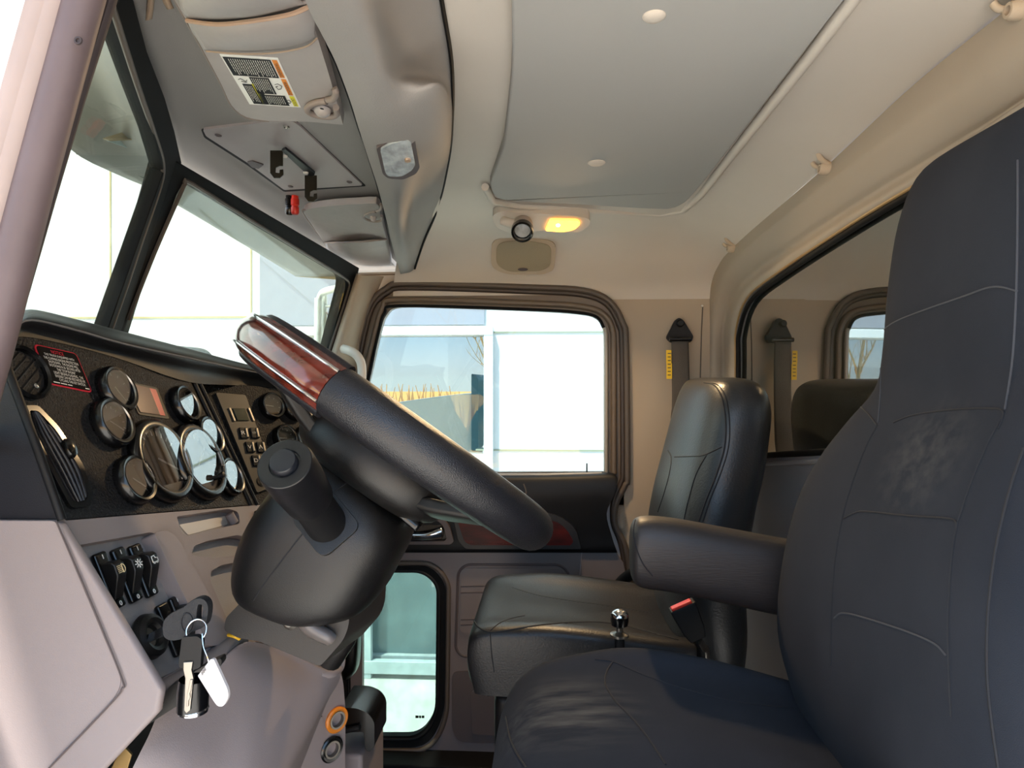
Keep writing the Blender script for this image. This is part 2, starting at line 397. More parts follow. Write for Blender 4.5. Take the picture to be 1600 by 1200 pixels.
loft('wall_rear', rows, M_rail, su=5, sv=3, thick=.0, kind='structure')
orl = cru(prof(A6,-.001), 5)
tube('trim_3', orl, .0028, mat('aged_gasket_bead', (150,120,78), .5), n=6, kind='structure')
gas = cru([RW(x+5, y+6, .004) for x, y in A6], 5)
tube('trim_4', gas, .006, M_rubber, n=8, kind='structure')
gl = [RW(x-6, y-6, .012) for x, y in A6] + [RW(1149,722,.010), RW(1190,716,.010), RW(1290,710,.010), RW(1420,700,.010), RW(1700,690,.010), RW(2300,690,.010)]
plate('window_1', gl, NR, .004, G_rear, kind='structure')
lowp = [(1094,720),(1149,720),(1190,716),(1290,710),(1420,702),(1700,690),(2300,690),(2300,2400),(1094,1300)]
plate('wall_rear_lower', [RW(x, y, -.004) for x, y in lowp], NR, .02, M_lilac2, kind='structure')
tube('trim_5', [RW(x, y, -.006) for x, y in [(1149,714),(1190,712),(1290,706),(1420,698),(1700,686)]], .0065, M_rubber, n=8, kind='structure')
tube('trim_6', [RW(x, y, -.008) for x, y in [(1149,728),(1190,725),(1290,720),(1420,712),(1700,700)]], .005, M_lilac2, n=8, kind='structure')
# dark exterior body right behind the glass
box('sleeper_bulkhead', V(1.1, 1.0, -.1), V(1,0,0), V(0,1,0), V(0,0,1), .5, 2.6, 1.6, mat('dark_exterior', (60,62,60), .8, var=.2, vscale=3), bev=.02, label='dark truck body standing close behind the tinted rear window', cat='truck body')
# rear corner post behind the belt
rows = [[P(1086,445,1.86), P(1094,445,1.80), RW(1098,446,-.028)], [P(1088,560,1.87), P(1092,560,1.84), RW(1097,560,-.028)], [P(1086,1250,1.87), P(1090,1250,1.84), RW(1097,1250,-.028)]]
# --- passenger side wall with the door opening
wo = [(556,426),(640,424),(913,436),(1000,440),(1110,440),(1110,1250),(480,1250),(480,700),(512,556)]
hole = [(560,537),(577,477),(603,450),(640,442),(833,448),(912,453),(953,470),(974,505),(979,540),(981,735),(978,757),(963,787),(961,820),(976,850),(984,895),(988,1010),(988,1182),(520,1182),(520,700)]
hw = [P(x, y, YF) for x, y in hole]
hwr = rpoly(hw, [.03,.03,.05,.06,.02,.06,.06,.06,.06,.05,.05,.05,.05,.05,.03,.02,.03,.02,.02], 4)
plate('wall_passenger', [P(x, y, YF) for x, y in wo], (0,-1,0), .03, M_beige, holes=[hwr], kind='structure')
box('floor', V(-.1, 1.1, -1.13), V(1,0,0), V(0,1,0), V(0,0,1), 1.5, 1.8, .06, M_floor, bev=0, kind='structure')
plate('wall_front', [V(-.62,.3,-1.1), V(-.62,1.9,-1.1), V(-.62,1.9,-.06), V(-.62,.62,-.06), V(-.55,.3,-.06)], (1,0,0), .03, M_blk, kind='structure')
# seam line of the headliner over the door
tube('trim_7', [P(x, y, YF-.001) for x, y in [(556,430),(640,428),(780,437),(913,443),(1000,446),(1096,446)]], .0018, mat('beige_shadow_gap', (120,96,70), .7), n=6, kind='structure')
tube('trim_8', [P(x, y, YF-.001) for x, y in [(1098,478),(1096,520),(1094,600),(1088,640)]], .0016, M_rubbg, n=6, kind='structure')
for (x, y) in [(1097,478),(1094,598)]:
    lathe('trim_clip', P(x, y, YF-.004), (0,-1,0), [(.0035,0),(.003,.003),(.001,.004)], M_ivory, n=12, kind='structure')
# windshield A pillar trim at the far corner
ap = [[(557,427),(516,556),(470,720)], [(566,430),(530,556),(480,720)], [(600,432),(566,530),(556,720)]]
loft('trim_9', [[P(*ap[0][i], 1.80) for i in range(3)], [P(*ap[1][i], 1.795) for i in range(3)], [P(*ap[2][i], 1.895) for i in range(3)]], M_beige, su=3, sv=3, kind='structure')
# --- windshield: two flat panes, plane of each through three places of the frame
cA, fA, cB = P(265,260,1.02), P(548,430,1.78), P(180,520,1.02)
nF = (fA-cA).cross(cB-cA).normalized(); nF = -nF if nF.x < 0 else nF; kF = nF.dot(cA)
nA = P(172,0,.60); nN = (nA-cA).cross(cB-cA).normalized(); nN = -nN if nN.x < 0 else nN; kN = nN.dot(cA)
WF = lambda x, y, o=0: PN(x, y, nF, kF+o)
WN = lambda x, y, o=0: PN(x, y, nN, kN+o)
far_in = rpoly([WF(*q) for q in [(287,280),(543,436),(512,556),(488,640),(150,640),(200,502)]], [.03,.04,.01,.01,.01,.01], 5)
far_out = [WF(*q, .006) for q in [(262,243),(562,419),(530,556),(500,660),(128,660),(183,520)]]
plate('windshield_frame_1', far_out, nF, .03, M_rubber, holes=[far_in], bev=.003, kind='structure')
plate('window_2', far_in, nF, .005, G_wind, kind='structure')
near_in = rpoly([WN(*q) for q in [(257,268),(168,518),(120,640),(-60,640),(60,60),(172,5),(216,140)]], [.03,.01,.01,.01,.01,.002,.02], 5)
ni = [(256,268),(168,518),(125,640),(-140,700),(-140,-500),(-6,-500),(172,0),(190,57),(217,140),(240,207)]
no = [(284,254),(200,523),(150,660),(-170,730),(-170,-530),(58,-530),(209,0),(230,80),(258,153),(273,205)]
plate('windshield_frame_2', [WN(*q, .006) for q in no], nN, .02, M_rubber, holes=[[WN(*q, .006) for q in ni]], bev=.002, kind='structure')
plate('window_3', [WN(*q, -.004) for q in ni], nN, .005, G_wind, kind='structure')
# grey gasket strip on the divider and along the inner edge
tube('trim_10', cru([WN(*q, .004) for q in [(172,0),(190,57),(217,140),(243,215),(254,255),(250,290),(222,372),(196,450),(171,520)]], 4), .0036, M_rubbg, n=8, kind='structure')
tube('trim_11', [WN(*q, .003) for q in [(172,0),(190,57),(217,140),(243,217)]], .0028, M_rubbg, n=6, kind='structure')
tube('trim_12', cru([WF(*q, .002) for q in [(200,500),(240,398),(281,304),(289,288),(300,287),(400,349),(500,410),(536,433),(545,442),(543,456),(528,505),(512,556)]], 3), .0035, M_rubbg, n=6, kind='structure')
# --- driver's door post at the left, standing just inside the door opening
def post(pts, Y, thick, m, nm, bev=.004):
    plate(nm, [P(x, y, Y) for x, y in pts], (0,-1,0), thick, m, bev=bev, kind='structure')
def line(x0, x1, x2, r, Y, m, nm, flat=1.0):
    tube(nm, cru([P(x0+(x0-x1)*.9, -270, Y), P(x0, 0, Y), P(x1, 300, Y), P(x2, 560, Y), P(x2-80, 830, Y)], 5), r, m, n=14, flat=flat, ref=V(1,0,0), kind='structure')
post([(255,-270),(172,0),(125,155),(82,300),(30,482),(8,560),(-60,800),(-90,800),(-25,560),(56,300),(138,0),(220,-270)], .345, .006, M_pillard, 'door_post_1')
line(131, 50, -16, .0095, .335, M_pillar, 'door_post_2')
line(108, 22, -50, .010, .338, M_pillar, 'door_post_3')
line(88, 5, -66, .0085, .332, M_pillarl, 'door_post_4')
line(72, -12, -80, .008, .330, M_pillarl, 'door_post_5')
post([(150,-270),(68,0),(46,60),(34,130),(5,200),(-20,300),(-110,560),(-160,800),(-700,800),(-700,-270)], .33, .008, mat('door_edge_white_paint', (245,238,228), .35, coat=.3), 'door_post_6')
lathe('post_screw', P(123,64,.3255), (0,-1,0), [(.0022,0),(.002,.0008),(.0012,.0008),(.0010,.0001)], M_pillard, n=12, kind='structure')
line(153, 71, 4, .0012, .3435, M_rubber, 'door_post_seam_1')
line(98, 13, -58, .0015, .331, M_rubbg, 'door_post_seam_2')
# ============================================================ DASHBOARD
n1 = V(.927,0,.375).normalized(); k1 = n1.dot(P(248,720,.80))
n2 = V(.84,-.392,.375).normalized(); k2 = n2.dot(P(443,685,1.17))
D1 = lambda x, y, o=0: PN(x, y, n1, k1+o)
D2 = lambda x, y, o=0: PN(x, y, n2, k2+o)
dash = base_empty('dashboard', V(-.45,1.0,-.5), 'grained black and mauve grey dashboard with round gauges beneath the windshield', 'dashboard')
f1 = cru([D1(*q) for q in [(99,812),(60,700),(20,585),(16,540),(37,524),(120,540),(197,562),(298,596)]], 4) + [D1(392,789)]
plate('instrument_panel', f1, n1, .03, M_dash, dash, bev=.003)
f2 = [D2(*q) for q in [(300,594),(440,606),(560,630),(560,800),(384,800)]]
plate('center_panel', f2, n2, .03, M_dash, dash, bev=.002)
# raised ribs at the joint
for a, b, r in [((304,600),(392,789),.0035),((313,600),(402,789),.0028)]:
    tube('joint_rib', [D1(*a,.001), D1(*b,.001)], r, M_blk, dash, n=8)
B_ = [D1(-40,560,.001), D1(12,538,.001), D1(37,526,.001), D1(120,542,.001), D1(197,564,.001), D1(296,597,.001), D2(370,602,.001), D2(450,608,.001), D2(560,632,.001)]
R_ = [D1(-40,545,.018), D1(18,515,.018), D1(49,500,.018), D1(120,516,.018), D1(197,538,.018), D1(293,559,.016), D2(370,576,.02), D2(450,592,.02), D2(550,618,.02)]
T_ = [D1(-40,505,-.03), D1(20,488,-.03), D1(45,486,-.03), D1(110,501,-.03), D1(170,516,-.03), D1(290,547,-.03), D2(365,567,-.03), D2(445,587,-.03), D2(550,614,-.03)]
W_ = [p+V(-.12,0,-.02) for p in T_]; W2 = [p+V(-.24,0,-.06) for p in T_]
mid = [b*.5+r*.5+V(-.006,0,0) for b, r in zip(B_, R_)]
loft('hood', [B_, mid, R_, [r*.55+t*.45+V(.004,0,.003) for r, t in zip(R_, T_)], T_, W_, W2], M_blk, dash, su=5, sv=4)
tube('ridge_highlight', cru(R_[1:], 5), .0012, mat('edge_highlight_vinyl', (92,90,92), .6), dash, n=6)  # paler tube paints a highlight along the hood ridge
# end cap of the dash that faces the door
plate('end_cap', [P(x, y, .612) for x, y in [(99,812),(60,700),(20,588),(12,540),(30,495),(30,484),(-400,470),(-400,812)]], (-.15,-1,0), .002, mat('end_cap_black', (30,30,35), .5, spec=.3, bump=.2, scale=900), dash, bev=.002)
tube('end_cap_edge', cru([P(x, y, .611) for x, y in [(97,812),(58,700),(17,590),(6,560)]], 5), .004, M_blk, dash, n=8)
# --- lower mauve panel (same plane as the gauges)
def hol(pts, r, o=0): return rpoly([D1(x, y, o) for x, y in pts], r, 5)
hsw = hol([(117,853),(238,831),(248,840),(328,1010),(292,1040),(232,1071),(211,1056)], [.006,.006,.008,.006,.004,.006,.006])
hsl = hol([(276,807),(357,795),(373,800),(375,818),(292,837),(284,832)], [.004,.008,.008,.006,.004,.003])
hp2 = hol([(299,868),(303,853),(325,845),(370,836),(400,842),(402,862),(340,872)], .006)
hp3 = hol([(328,906),(330,892),(346,883),(400,872),(440,880),(440,960),(356,970)], .008)
k1o = rpoly([D1(*q) for q in [(94,814),(392,790),(480,784),(500,1000),(368,1004),(252,1078),(238,1104),(198,1076)]], [.004,.004,.004,.02,.01,.02,.008,.01], 6)
plate('lower_panel', k1o, n1, .012, M_lilac, dash, holes=[hsw, hsl, hp2, hp3], bev=.003)
plate('panel_backing', [D1(*q,-.012) for q in [(96,816),(392,792),(480,786),(500,1000),(368,1004),(250,1078),(200,1068)]], n1, .006, M_lilac2, dash, holes=[], bev=0)
sl = hol([(280,820),(352,806),(356,819),(294,836)], .003, -.0115)
plate('slot_light_patch', sl, n1, .001, M_ivory, dash)  # ivory plate paints the mirror-like light inside the slot
tube('slot_tab', [D1(358,803,-.004), D1(366,817,-.004)], .006, M_lilac, dash, n=10)
# shoulder strip between the switch pad and the pockets
plate('pad_rim', rpoly([D1(*q, .006) for q in [(240,832),(262,828),(276,838),(372,1004),(326,1010)]], .008), n1, .018, M_lilac, dash, bev=.004)
# side panel facing the door
plate('side_panel', rpoly([P(x, y, .607) for x, y in [(86,814),(192,1066),(174,1098),(20,1262),(-500,1500),(-500,812)]], [.004,.02,.02,.01,.01,.01], 6), (-.1,-1,0), .012, M_lilac, dash, bev=.003)
tube('side_panel_gap', cru([P(x, y, .6055) for x, y in [(88,815),(150,960),(191,1062),(190,1076),(174,1098),(75,1202)]], 5), .0009, M_doord, dash, n=6)
side2 = [P(x, y, .6078) for x, y in [(92,816),(252,1078),(246,1114),(160,1206),(40,1340),(-500,1600),(-500,812)]]
plate('side_rim', side2, (-.1,-1,0), .01, M_lilac, dash, bev=.004)
tube('pad_lower_bar', cru([D1(x, y, .004) for x, y in [(214,1082),(250,1082),(300,1056),(345,1022),(374,1000)]], 6), [.012]*25, M_lilac, dash, n=12)
# --- gauges
UV = n1.cross(V(0,1,0)).normalized(); UV = -UV if UV.z < 0 else UV
def gauge(c, n, r, needle, ticks, label=None, bigb=1.0):
    n = n.normalized(); v = (V(0,0,1)-n*n.z).normalized(); u = v.cross(n)
    g = lathe('gauge', c+n*.001, n, [(r*.96,-.001),(r*.96,.0025),(r*.9,.003),(.0005,.003)], M_face, dash, n=40)
    b = lathe('bezel', c, n, [(r*1.0,-.004),(r*1.10,-.002),(r*1.13,.004),(r*1.08,.0100),(r*1.0,.0125),(r*.90,.0118),(r*.86,.0045),(r*.90,.0035)], M_gloss, g, n=40, sharp=60)
    b2 = lathe('bezel_ring', c, n, [(r*.86,.0105),(r*.885,.0122),(r*.875,.0124),(r*.85,.0108)], M_steel, g, n=40, sharp=60)
    mb = MB(); a = math.radians(needle)
    d = u*math.cos(a)+v*math.sin(a); w = n.cross(d)
    add_box(mb, c+n*.0050+d*r*.25, d, w, n, r*.8, r*.05, .0006)
    mb.build('needle', M_white, g)
    mb = MB()
    for k in range(ticks):
        t = math.radians(225-270*k/(ticks-1)); e = u*math.cos(t)+v*math.sin(t)
        add_box(mb, c+n*.0045+e*r*.74, e, n.cross(e), n, r*.13, r*.035, .0004)
    mb.build('dial_marks', M_white, g)
    gn = n
    gn = (n-V(0,0,.17)).normalized()
    lathe('glass', c+n*.0085, gn, [(r*.86,0),(r*.86,.0006),(.0005,.0006)], G_gauge, g, n=40)
    return g
for (x, y, rp, nd, tk) in [(177,611,36,-60,9),(170,663,38,-35,13),(205,752,38,-38,11),(284,634,29,-60,9),(321,683,30,-50,9),(354,747,29,-60,9),(248,722,70,-30,19),(307,723,64,35,19)]:
    c = D1(x, y); r = rp*c.y/F*(.92 if rp > 50 else 1.0)
    gauge(c, n1, r, nd, tk)
for (x, y, nd) in [(422,636,170),(457,637,160),(489,638,150),(443,686,175),(476,687,140),(507,686,20)]:
    c = D2(x, y); r = 21.5*c.y/F*.95
    gauge(c, n2, r, nd, 9)
kb = D1(333,748)
lathe('trip_knob', kb, n1, [(.0025,0),(.0025,.010),(.004,.011),(.004,.017),(.0005,.018)], M_blk, dash, n=16)
# message screen
sq = quad(D1(196,597,.0012), D1(243,609,.0012), D1(258,650,.0012), D1(219,644,.0012))
mb = MB()
plate('screen_frame', rpoly([D1(193,594,.001), D1(246,606,.001), D1(265,655,.001), D1(217,648,.001)], .004), n1, .004, M_blk, dash, bev=.001)
add_rect(mb, sq, 0, 0, .78, 1, 0, n1*.0006); add_rect(mb, sq, .78, 0, 1, 1, 1, n1*.0006)
mb.build('message_screen', [M_screen, M_screenr], dash, label='brown display with a red strip down its right side')
# notice sticker
tl, tr, br, bl = D1(52,537,.0008), D1(119,552,.0008), D1(145,614,.0008), D1(77,600,.0008)
q = quad(tl, tr, br, bl); mb = MB()
def rr_uv(q, a, b, c, d, r, off):
    pts = [(a,b),(c,b),(c,d),(a,d)]
    return rpoly([q(u, v)+off for u, v in pts], r, 4)
o1 = rr_uv(q, 0, 0, 1, 1, .006, n1*0); o2 = rr_uv(q, .03, .03, .97, .97, .005, n1*.0001)
add_plate(mb, o1, n1, .0008, mi=0); add_plate(mb, [p+n1*.0006 for p in o2], n1, .0006, mi=1)
up_ = lambda u, v: q(u, v)+n1*.0010
add_text(mb, 'NOTICE', up_, 2, fit=(.33,.08,.62,.165))
for i, (s, a, b) in enumerate([('THIS TRUCK IS EQUIPPED WITH',.14,.84),('THE CUMMINS ENGINE PROTECTION',.10,.90),('SHUTDOWN.  THE ENGINE WILL',.17,.86),('SHUTDOWN IN 30  SECONDS AFTER',.16,.88),('THE "STOP ENGINE"',.30,.73),('LIGHT BEGINS FLASHING.  THE',.20,.88),('ENGINE CAN BE RESTARTED BY',.20,.90),('CYCLING THE KEY SWITCH.',.26,.87)]):
    v0 = .19+i*.088; add_text(mb, s, up_, 3, fit=(a, v0, b, v0+.066))
[mb.add([up_(a,.915), up_(b,.915), up_(b,.94), up_(a,.94)], [(0,3,2,1)], 3, False) for a, b in ((.10,.24),(.26,.40),(.42,.52),(.83,.93))]
mb.build('notice_sticker', [M_red, mat('sticker_black', (16,14,15), .8, spec=.1), M_red, M_white], dash, label='black warning sticker outlined in red')
# vents
vo = rpoly([D1(*q, .004) for q in [(38,633),(60,633),(92,666),(130,725),(146,770),(142,791),(112,794),(46,672)]], [.004,.004,.006,.006,.004,.005,.006,.005], 6)
vi = rpoly([D1(*q, .004) for q in [(46,641),(60,642),(88,672),(124,730),(138,772),(134,783),(114,785),(54,672)]], [.003,.003,.006,.005,.003,.004,.006,.004], 6)
vent = plate('air_vent', vo, n1, .014, M_gloss, dash, holes=[vi], bev=.002)
plate('duct', [p-n1*.012 for p in vi], n1, .001, M_rubber, vent)
for k in range(5):
    t = (k+.5)/5
    Lp = [(48,646),(58,684),(84,735),(114,786)]; Rp = [(60,640),(86,670),(122,728),(138,780)]
    tube('slat', cru([D1(a_[0]*(1-t)+b_[0]*t, a_[1]*(1-t)+b_[1]*t, .002) for a_, b_ in zip(Lp, Rp)], 5), .0017, mat('vent_slat_grey', (34,34,38), .35), vent, n=6, flat=.5)
for (x0,y0,x1,y1) in [(56,672,86,670),(82,742,122,740)]:
    tube('cross_bar', [D1(x0,y0,-.003), D1(x1,y1,-.003)], .0014, M_blk, vent, n=6)
lathe('thumb_tab', D1(100,704,-.002), n1, [(.011,0),(.011,.006),(.009,.0095),(.004,.011),(.0005,.0112)], M_gloss, vent, n=24, sx=.75)
# round vent at the corner
rv = D1(38,582)
rvn = lathe('round_vent', rv, n1, [(.028,-.002),(.030,.003),(.027,.006),(.0245,.004),(.022,-.008),(.001,-.010)], M_gloss, dash, n=36)
for k in range(-2, 3):
    w = math.sqrt(.022**2-(k*.008)**2)*.95; e = (V(0,.8,.6)-n1*n1.dot(V(0,.8,.6))).normalized(); g_ = n1.cross(e)
    tube('slat', [rv+g_*(k*.008)-e*w, rv+g_*(k*.008)+e*w], .0013, M_blk, rvn, n=6)
lathe('vent_knob', rv+n1*.002+V(0,.008,-.016), n1, [(.0035,0),(.003,.005),(.001,.006)], M_chrome, rvn, n=12)
# --- keypad module between driver and centre gauges
kpl = lambda x, y, o=.004: D2(x, y, o)
km = plate('transmission_keypad', rpoly([kpl(*q) for q in [(337,613),(384,617),(433,758),(402,770)]], .004), n2, .012, mat('keypad_charcoal', (52,50,48), .5), dash, bev=.001)
box('display_window', (kpl(376,648)+n2*.0005), V(0,0,0)+(D2(390,648)-D2(360,648)).normalized(), n2, (D2(376,648)-D2(384,668)).normalized(), .024, .003, .022, M_lcd, km, .0005)
for (x, y) in [(362,648),(392,648)]:
    box('bar', kpl(x, y)+n2*.0006, (D2(390,648)-D2(360,648)).normalized(), n2, (D2(376,648)-D2(384,668)).normalized(), .0035, .003, .024, M_steel, km, .0004)
ub = (D2(405,676)-D2(375,676)).normalized(); vb = n2.cross(ub); vb = -vb if vb.z < 0 else vb
for (x, y, s) in [(380,677,'R'),(397,677,'MODE'),(390,699,'V'),(407,699,'^'),(400,720,'D'),(417,720,'N')]:
    c = kpl(x, y)
    bt = box('key_button', c+n2*.001, ub, n2, vb, .0155, .004, .019, M_gloss, km, .0012)
    box('key_cap', c+n2*.0032+ub*.0045, ub, n2, vb, .004, .003, .016, M_steel, bt, .0008)
    mb = MB(); qq = lambda u, v, c=c: c+n2*.0034+ub*(-.0062+u*.008)+vb*(.004-v*.008)
    add_text(mb, s, qq, 0, fit=(0, .1, 1, .9) if len(s) < 3 else (0,.3,1,.7)); mb.build('letter', M_white, bt)
c = kpl(408,752); em = lathe('round_emblem', c, n2, [(.0085,0),(.0085,.001),(.007,.0012),(.0065,.0004),(.0005,.0004)], M_blk, km, n=24)
mb = MB(); add_text(mb, 'S', lambda u, v: c+n2*.0012+ub*(-.004+u*.008)+vb*(.005-v*.01), 0, fit=(0,0,1,1))
add_text(mb, 'ALLISON', lambda u, v: c+n2*.0006+ub*(.011+u*.024)+vb*(.006-v*.006), 0, fit=(0,0,1,1))
add_text(mb, 'Transmission', lambda u, v: c+n2*.0006+ub*(.011+u*.024)+vb*(-.002-v*.004), 0, fit=(0,0,1,1)); mb.build('raised_lettering', M_rubber, km)
# small rockers past the centre gauges
for (x, y) in [(514,664),(527,664),(545,677),(532,697)]:
    r_ = box('rocker', D2(x, y, .003), ub, n2, vb, .016, .008, .024, M_gloss, dash, .0015)
    box('rocker_cap', D2(x, y, .008)+vb*.003, ub, n2, vb, .011, .005, .010, M_blk, r_, .001)
box('lighter_socket', D1(409,805,.004), V(0,1,0), n1, UV, .022, .01, .02, M_gloss, dash, .002)
# --- rocker switches in the pad
uD = V(0,1,0); vD = UV
def rocker(cx, cy, h, wd, sym, lever=True):
    c = D1(cx, cy, -.010)
    b = box('rocker_switch', c+n1*.003, uD, n1, vD, wd, .007, h, M_gloss, dash, .003)
    t = c+n1*.0066
    rows = []
    if lever:
        for (v_, hn, w_) in [(.30,.000,.80),(.26,.010,.80),(.20,.013,.78),(.02,.0125,.78),(-.06,.010,.76),(-.30,.0015,.70),(-.34,0,.66)]:
            w = wd*w_/2
            rows.append([t+vD*(h*v_)+uD*(-w), t+vD*(h*v_)+uD*(-w)+n1*hn, t+vD*(h*v_)+uD*(-w*.8)+n1*(hn+.001), t+vD*(h*v_)+uD*(w*.8)+n1*(hn+.001), t+vD*(h*v_)+uD*w+n1*hn, t+vD*(h*v_)+uD*w])
        grid(MB(), rows, smooth=False, caps=True, cu=True).build('paddle', M_blks, b, bev=.0008)
    mb = MB()
    f = lambda u, v, hn=(.0142 if lever else .0002): t+n1*hn+uD*((u-.5)*wd*.62)+vD*(h*(.19-v*.16))
    if sym == 'lamp':
        for k in range(5): mb.add([f(.0,.1+k*.18), f(.55,.1+k*.18), f(.55,.18+k*.18), f(.0,.18+k*.18)], [(0,3,2,1)], 0, False)
        arc = [f(.62+.34*math.sin(a), .5-.45*math.cos(a)) for a in [math.pi*k/10 for k in range(11)]]
        add_tube(mb, arc+[f(.62,.95), f(.62,.05)], .0005, 5)
    elif sym == 'marker':
        for k in range(8):
            a = 2*math.pi*k/8; mb2 = [f(.5+.26*math.cos(a), .5+.26*math.sin(a)), f(.5+.5*math.cos(a), .5+.5*math.sin(a))]
            add_tube(mb, mb2, .0006, 5)
        add_tube(mb, [f(.5+.16*math.cos(a), .5+.2*math.sin(a)) for a in [2*math.pi*k/12 for k in range(12)]], .0006, 5, closed=True)
    elif sym == 'truck':
        add_tube(mb, [f(u, v) for u, v in [(.1,.5),(.1,.1),(.5,.05),(.6,.35),(.9,.4),(.9,.75),(.5,.8),(.1,.75)]], .0006, 5, closed=True)
        for a0 in (.3,.7): add_tube(mb, [f(a0+.12*math.cos(a), .85+.1*math.sin(a)) for a in [2*math.pi*k/8 for k in range(8)]], .0005, 5, closed=True)
    elif sym == 'fan':
        f = lambda u, v: t+n1*.0003+uD*((u-.5)*wd*.7)+vD*(h*(.12-v*.26))
        add_tube(mb, [f(.5+.42*math.cos(a), .5+.42*math.sin(a)) for a in [math.radians(200+k*26) for k in range(11)]], .0006, 5)
        add_tube(mb, [f(.4,.35), f(.5,.9)], .0006, 5); add_tube(mb, [f(.6,.4), f(.7,.8)], .0006, 5)
    if sym: mb.build('switch_symbol', M_white if sym != 'lamp' else mat('cream_print', (226,206,160), .6), b)
    if lever:
        g = lambda u, v: t+n1*.0004+uD*((u-.5)*wd)+vD*(h*(.5-v))
        mb = MB(); mb.add([g(.46,.05), g(.54,.05), g(.54,.13), g(.46,.13)], [(0,3,2,1)], 0, False)
        mb.build('on_mark', M_white, b); mb = MB()
        add_tube(mb, [t+n1*.0004+uD*(.0014*math.cos(a))+vD*(-h*.425+.0022*math.sin(a)) for a in [2*math.pi*k/10 for k in range(10)]], .0005, 5, closed=True)
        mb.build('off_mark', M_white, b)
rocker(165,909,.060,.019,'lamp'); rocker(193,900,.060,.019,'marker'); rocker(219,893,.060,.019,'truck')
rocker(262,985,.060,.019,'fan', False); rocker(281,972,.060,.019,'', True)
ig = lathe('ignition_switch', D1(227,997,-.008), n1, [(.022,0),(.024,.004),(.022,.011),(.017,.014),(.013,.012),(.011,.008),(.0005,.008)], M_blks, dash, n=36)
lathe('lock_barrel', D1(230,998,.000), n1, [(.0105,0),(.0105,.002),(.0005,.002)], M_steel, ig, n=24)
lathe('warning_light', D1(222,858,-.010), n1, [(.001,0),(.0009,.0006)], M_blk, dash, n=8)
box('panel_clip', D1(255,859,.001), uD, n1, vD, .0035, .006, .014, M_rubber, dash, .0004)
# --- knee panel under the column
K_ = [[(250,1112,.665),(310,1068,.72),(368,1010,.78),(402,1006,.82),(462,1026,.86),(518,1050,.90),(531,1040,.925)],
      [(246,1116,.655),(306,1076,.71),(364,1018,.765),(402,1012,.81),(458,1034,.85),(508,1060,.885),(533,1050,.925)],
      [(232,1150,.645),(296,1120,.69),(356,1080,.74),(404,1070,.78),(452,1084,.82),(496,1100,.865),(527,1070,.925)],
      [(205,1205,.63),(280,1210,.66),(345,1215,.70),(395,1220,.73),(440,1205,.78),(476,1160,.84),(510,1100,.92)],
      [(150,1330,.62),(230,1350,.64),(310,1360,.67),(360,1370,.69),(400,1330,.75),(440,1240,.83),(470,1200,.91)]]
kr = [[P(*q) for q in r] for r in K_]; kr.insert(0, [p+V(-.05,0,-.01) for p in kr[0]])
loft('knee_panel', kr, M_lilac, dash, su=5, sv=5, thick=0)
tube('knee_panel_lip', cru([P(*q) for q in [(500,1052,.885),(518,1052,.90),(530,1044,.925),(533,1030,.93),(529,1018,.935)]], 5), [.006]*21, M_lilac, dash, n=10)
# lower centre stack
n3 = V(.78,-.62,0).normalized(); k3 = n3.dot(P(524,1125,1.12)); D3 = lambda x, y, o=0: PN(x, y, n3, k3+o)
plate('center_stack', rpoly([D3(*q) for q in [(440,1260),(470,1120),(512,1056),(527,1036),(536,1060),(540,1110),(539,1260)]], [.01,.02,.02,.02,.02,.01,.01]), n3, .10, M_lilac, dash, bev=.004)
plate('stack_door', rpoly([D3(*q,.002) for q in [(466,1250),(474,1160),(490,1125),(504,1120),(507,1128),(503,1250)]], .01), n3, .004, M_lilac, dash, bev=.0015)
tube('stack_slot', cru([D3(x, y, .003) for x, y in [(476,1128),(490,1121),(503,1119)]], 4), .0012, M_rubber, dash, n=6)
plate('dark_slot', rpoly([D3(*q,.001) for q in [(503,1090),(512,1070),(523,1056),(524,1072),(516,1084)]], .004), n3, .002, M_rubber, dash, bev=.0006)
tube('slot_bar', [D3(508,1084,.003), D3(521,1072,.003)], .003, M_lilac, dash, n=8)
s1 = lathe('power_socket', D3(525,1124), n3, [(.0205,-.002),(.0215,.004),(.019,.006),(.0145,.0055),(.0145,.003)], M_orng, dash, n=28, label='power socket with an orange surround')
lathe('socket_sleeve', D3(525,1124,.002), n3, [(.0145,0),(.0145,.006),(.0115,.006),(.011,-.004),(.0005,-.004)], M_steel, s1, n=28)
s2 = lathe('power_socket', D3(517,1170), n3, [(.0205,-.002),(.0215,.004),(.019,.006),(.0145,.0055),(.0145,.003)], M_gloss, dash, n=28, label='power socket with a black surround')
lathe('socket_sleeve', D3(517,1170,.002), n3, [(.0145,0),(.0145,.006),(.0115,.006),(.011,-.004),(.0005,-.004)], M_steel, s2, n=28)
box('stack_base', P(556,1200,1.27), V(1,0,0), V(0,1,0), V(0,0,1), .07, .16, .14, M_lilac, dash, .008)
cb = [P(x, y, 1.20) for x, y in [(530,1106),(556,1106),(575,1114),(585,1128),(585,1168),(576,1176),(570,1170),(569,1143),(530,1146)]]
plate('cup_holder', rpoly(cb, [.002,.01,.01,.01,.006,.006,.006,.008,.002]), (0,-1,0), .09, M_gloss, dash, bev=.003)
tube('cup_holder_bar', [P(538,1142,1.196), P(562,1136,1.196)], .0055, M_blk, dash, n=8)
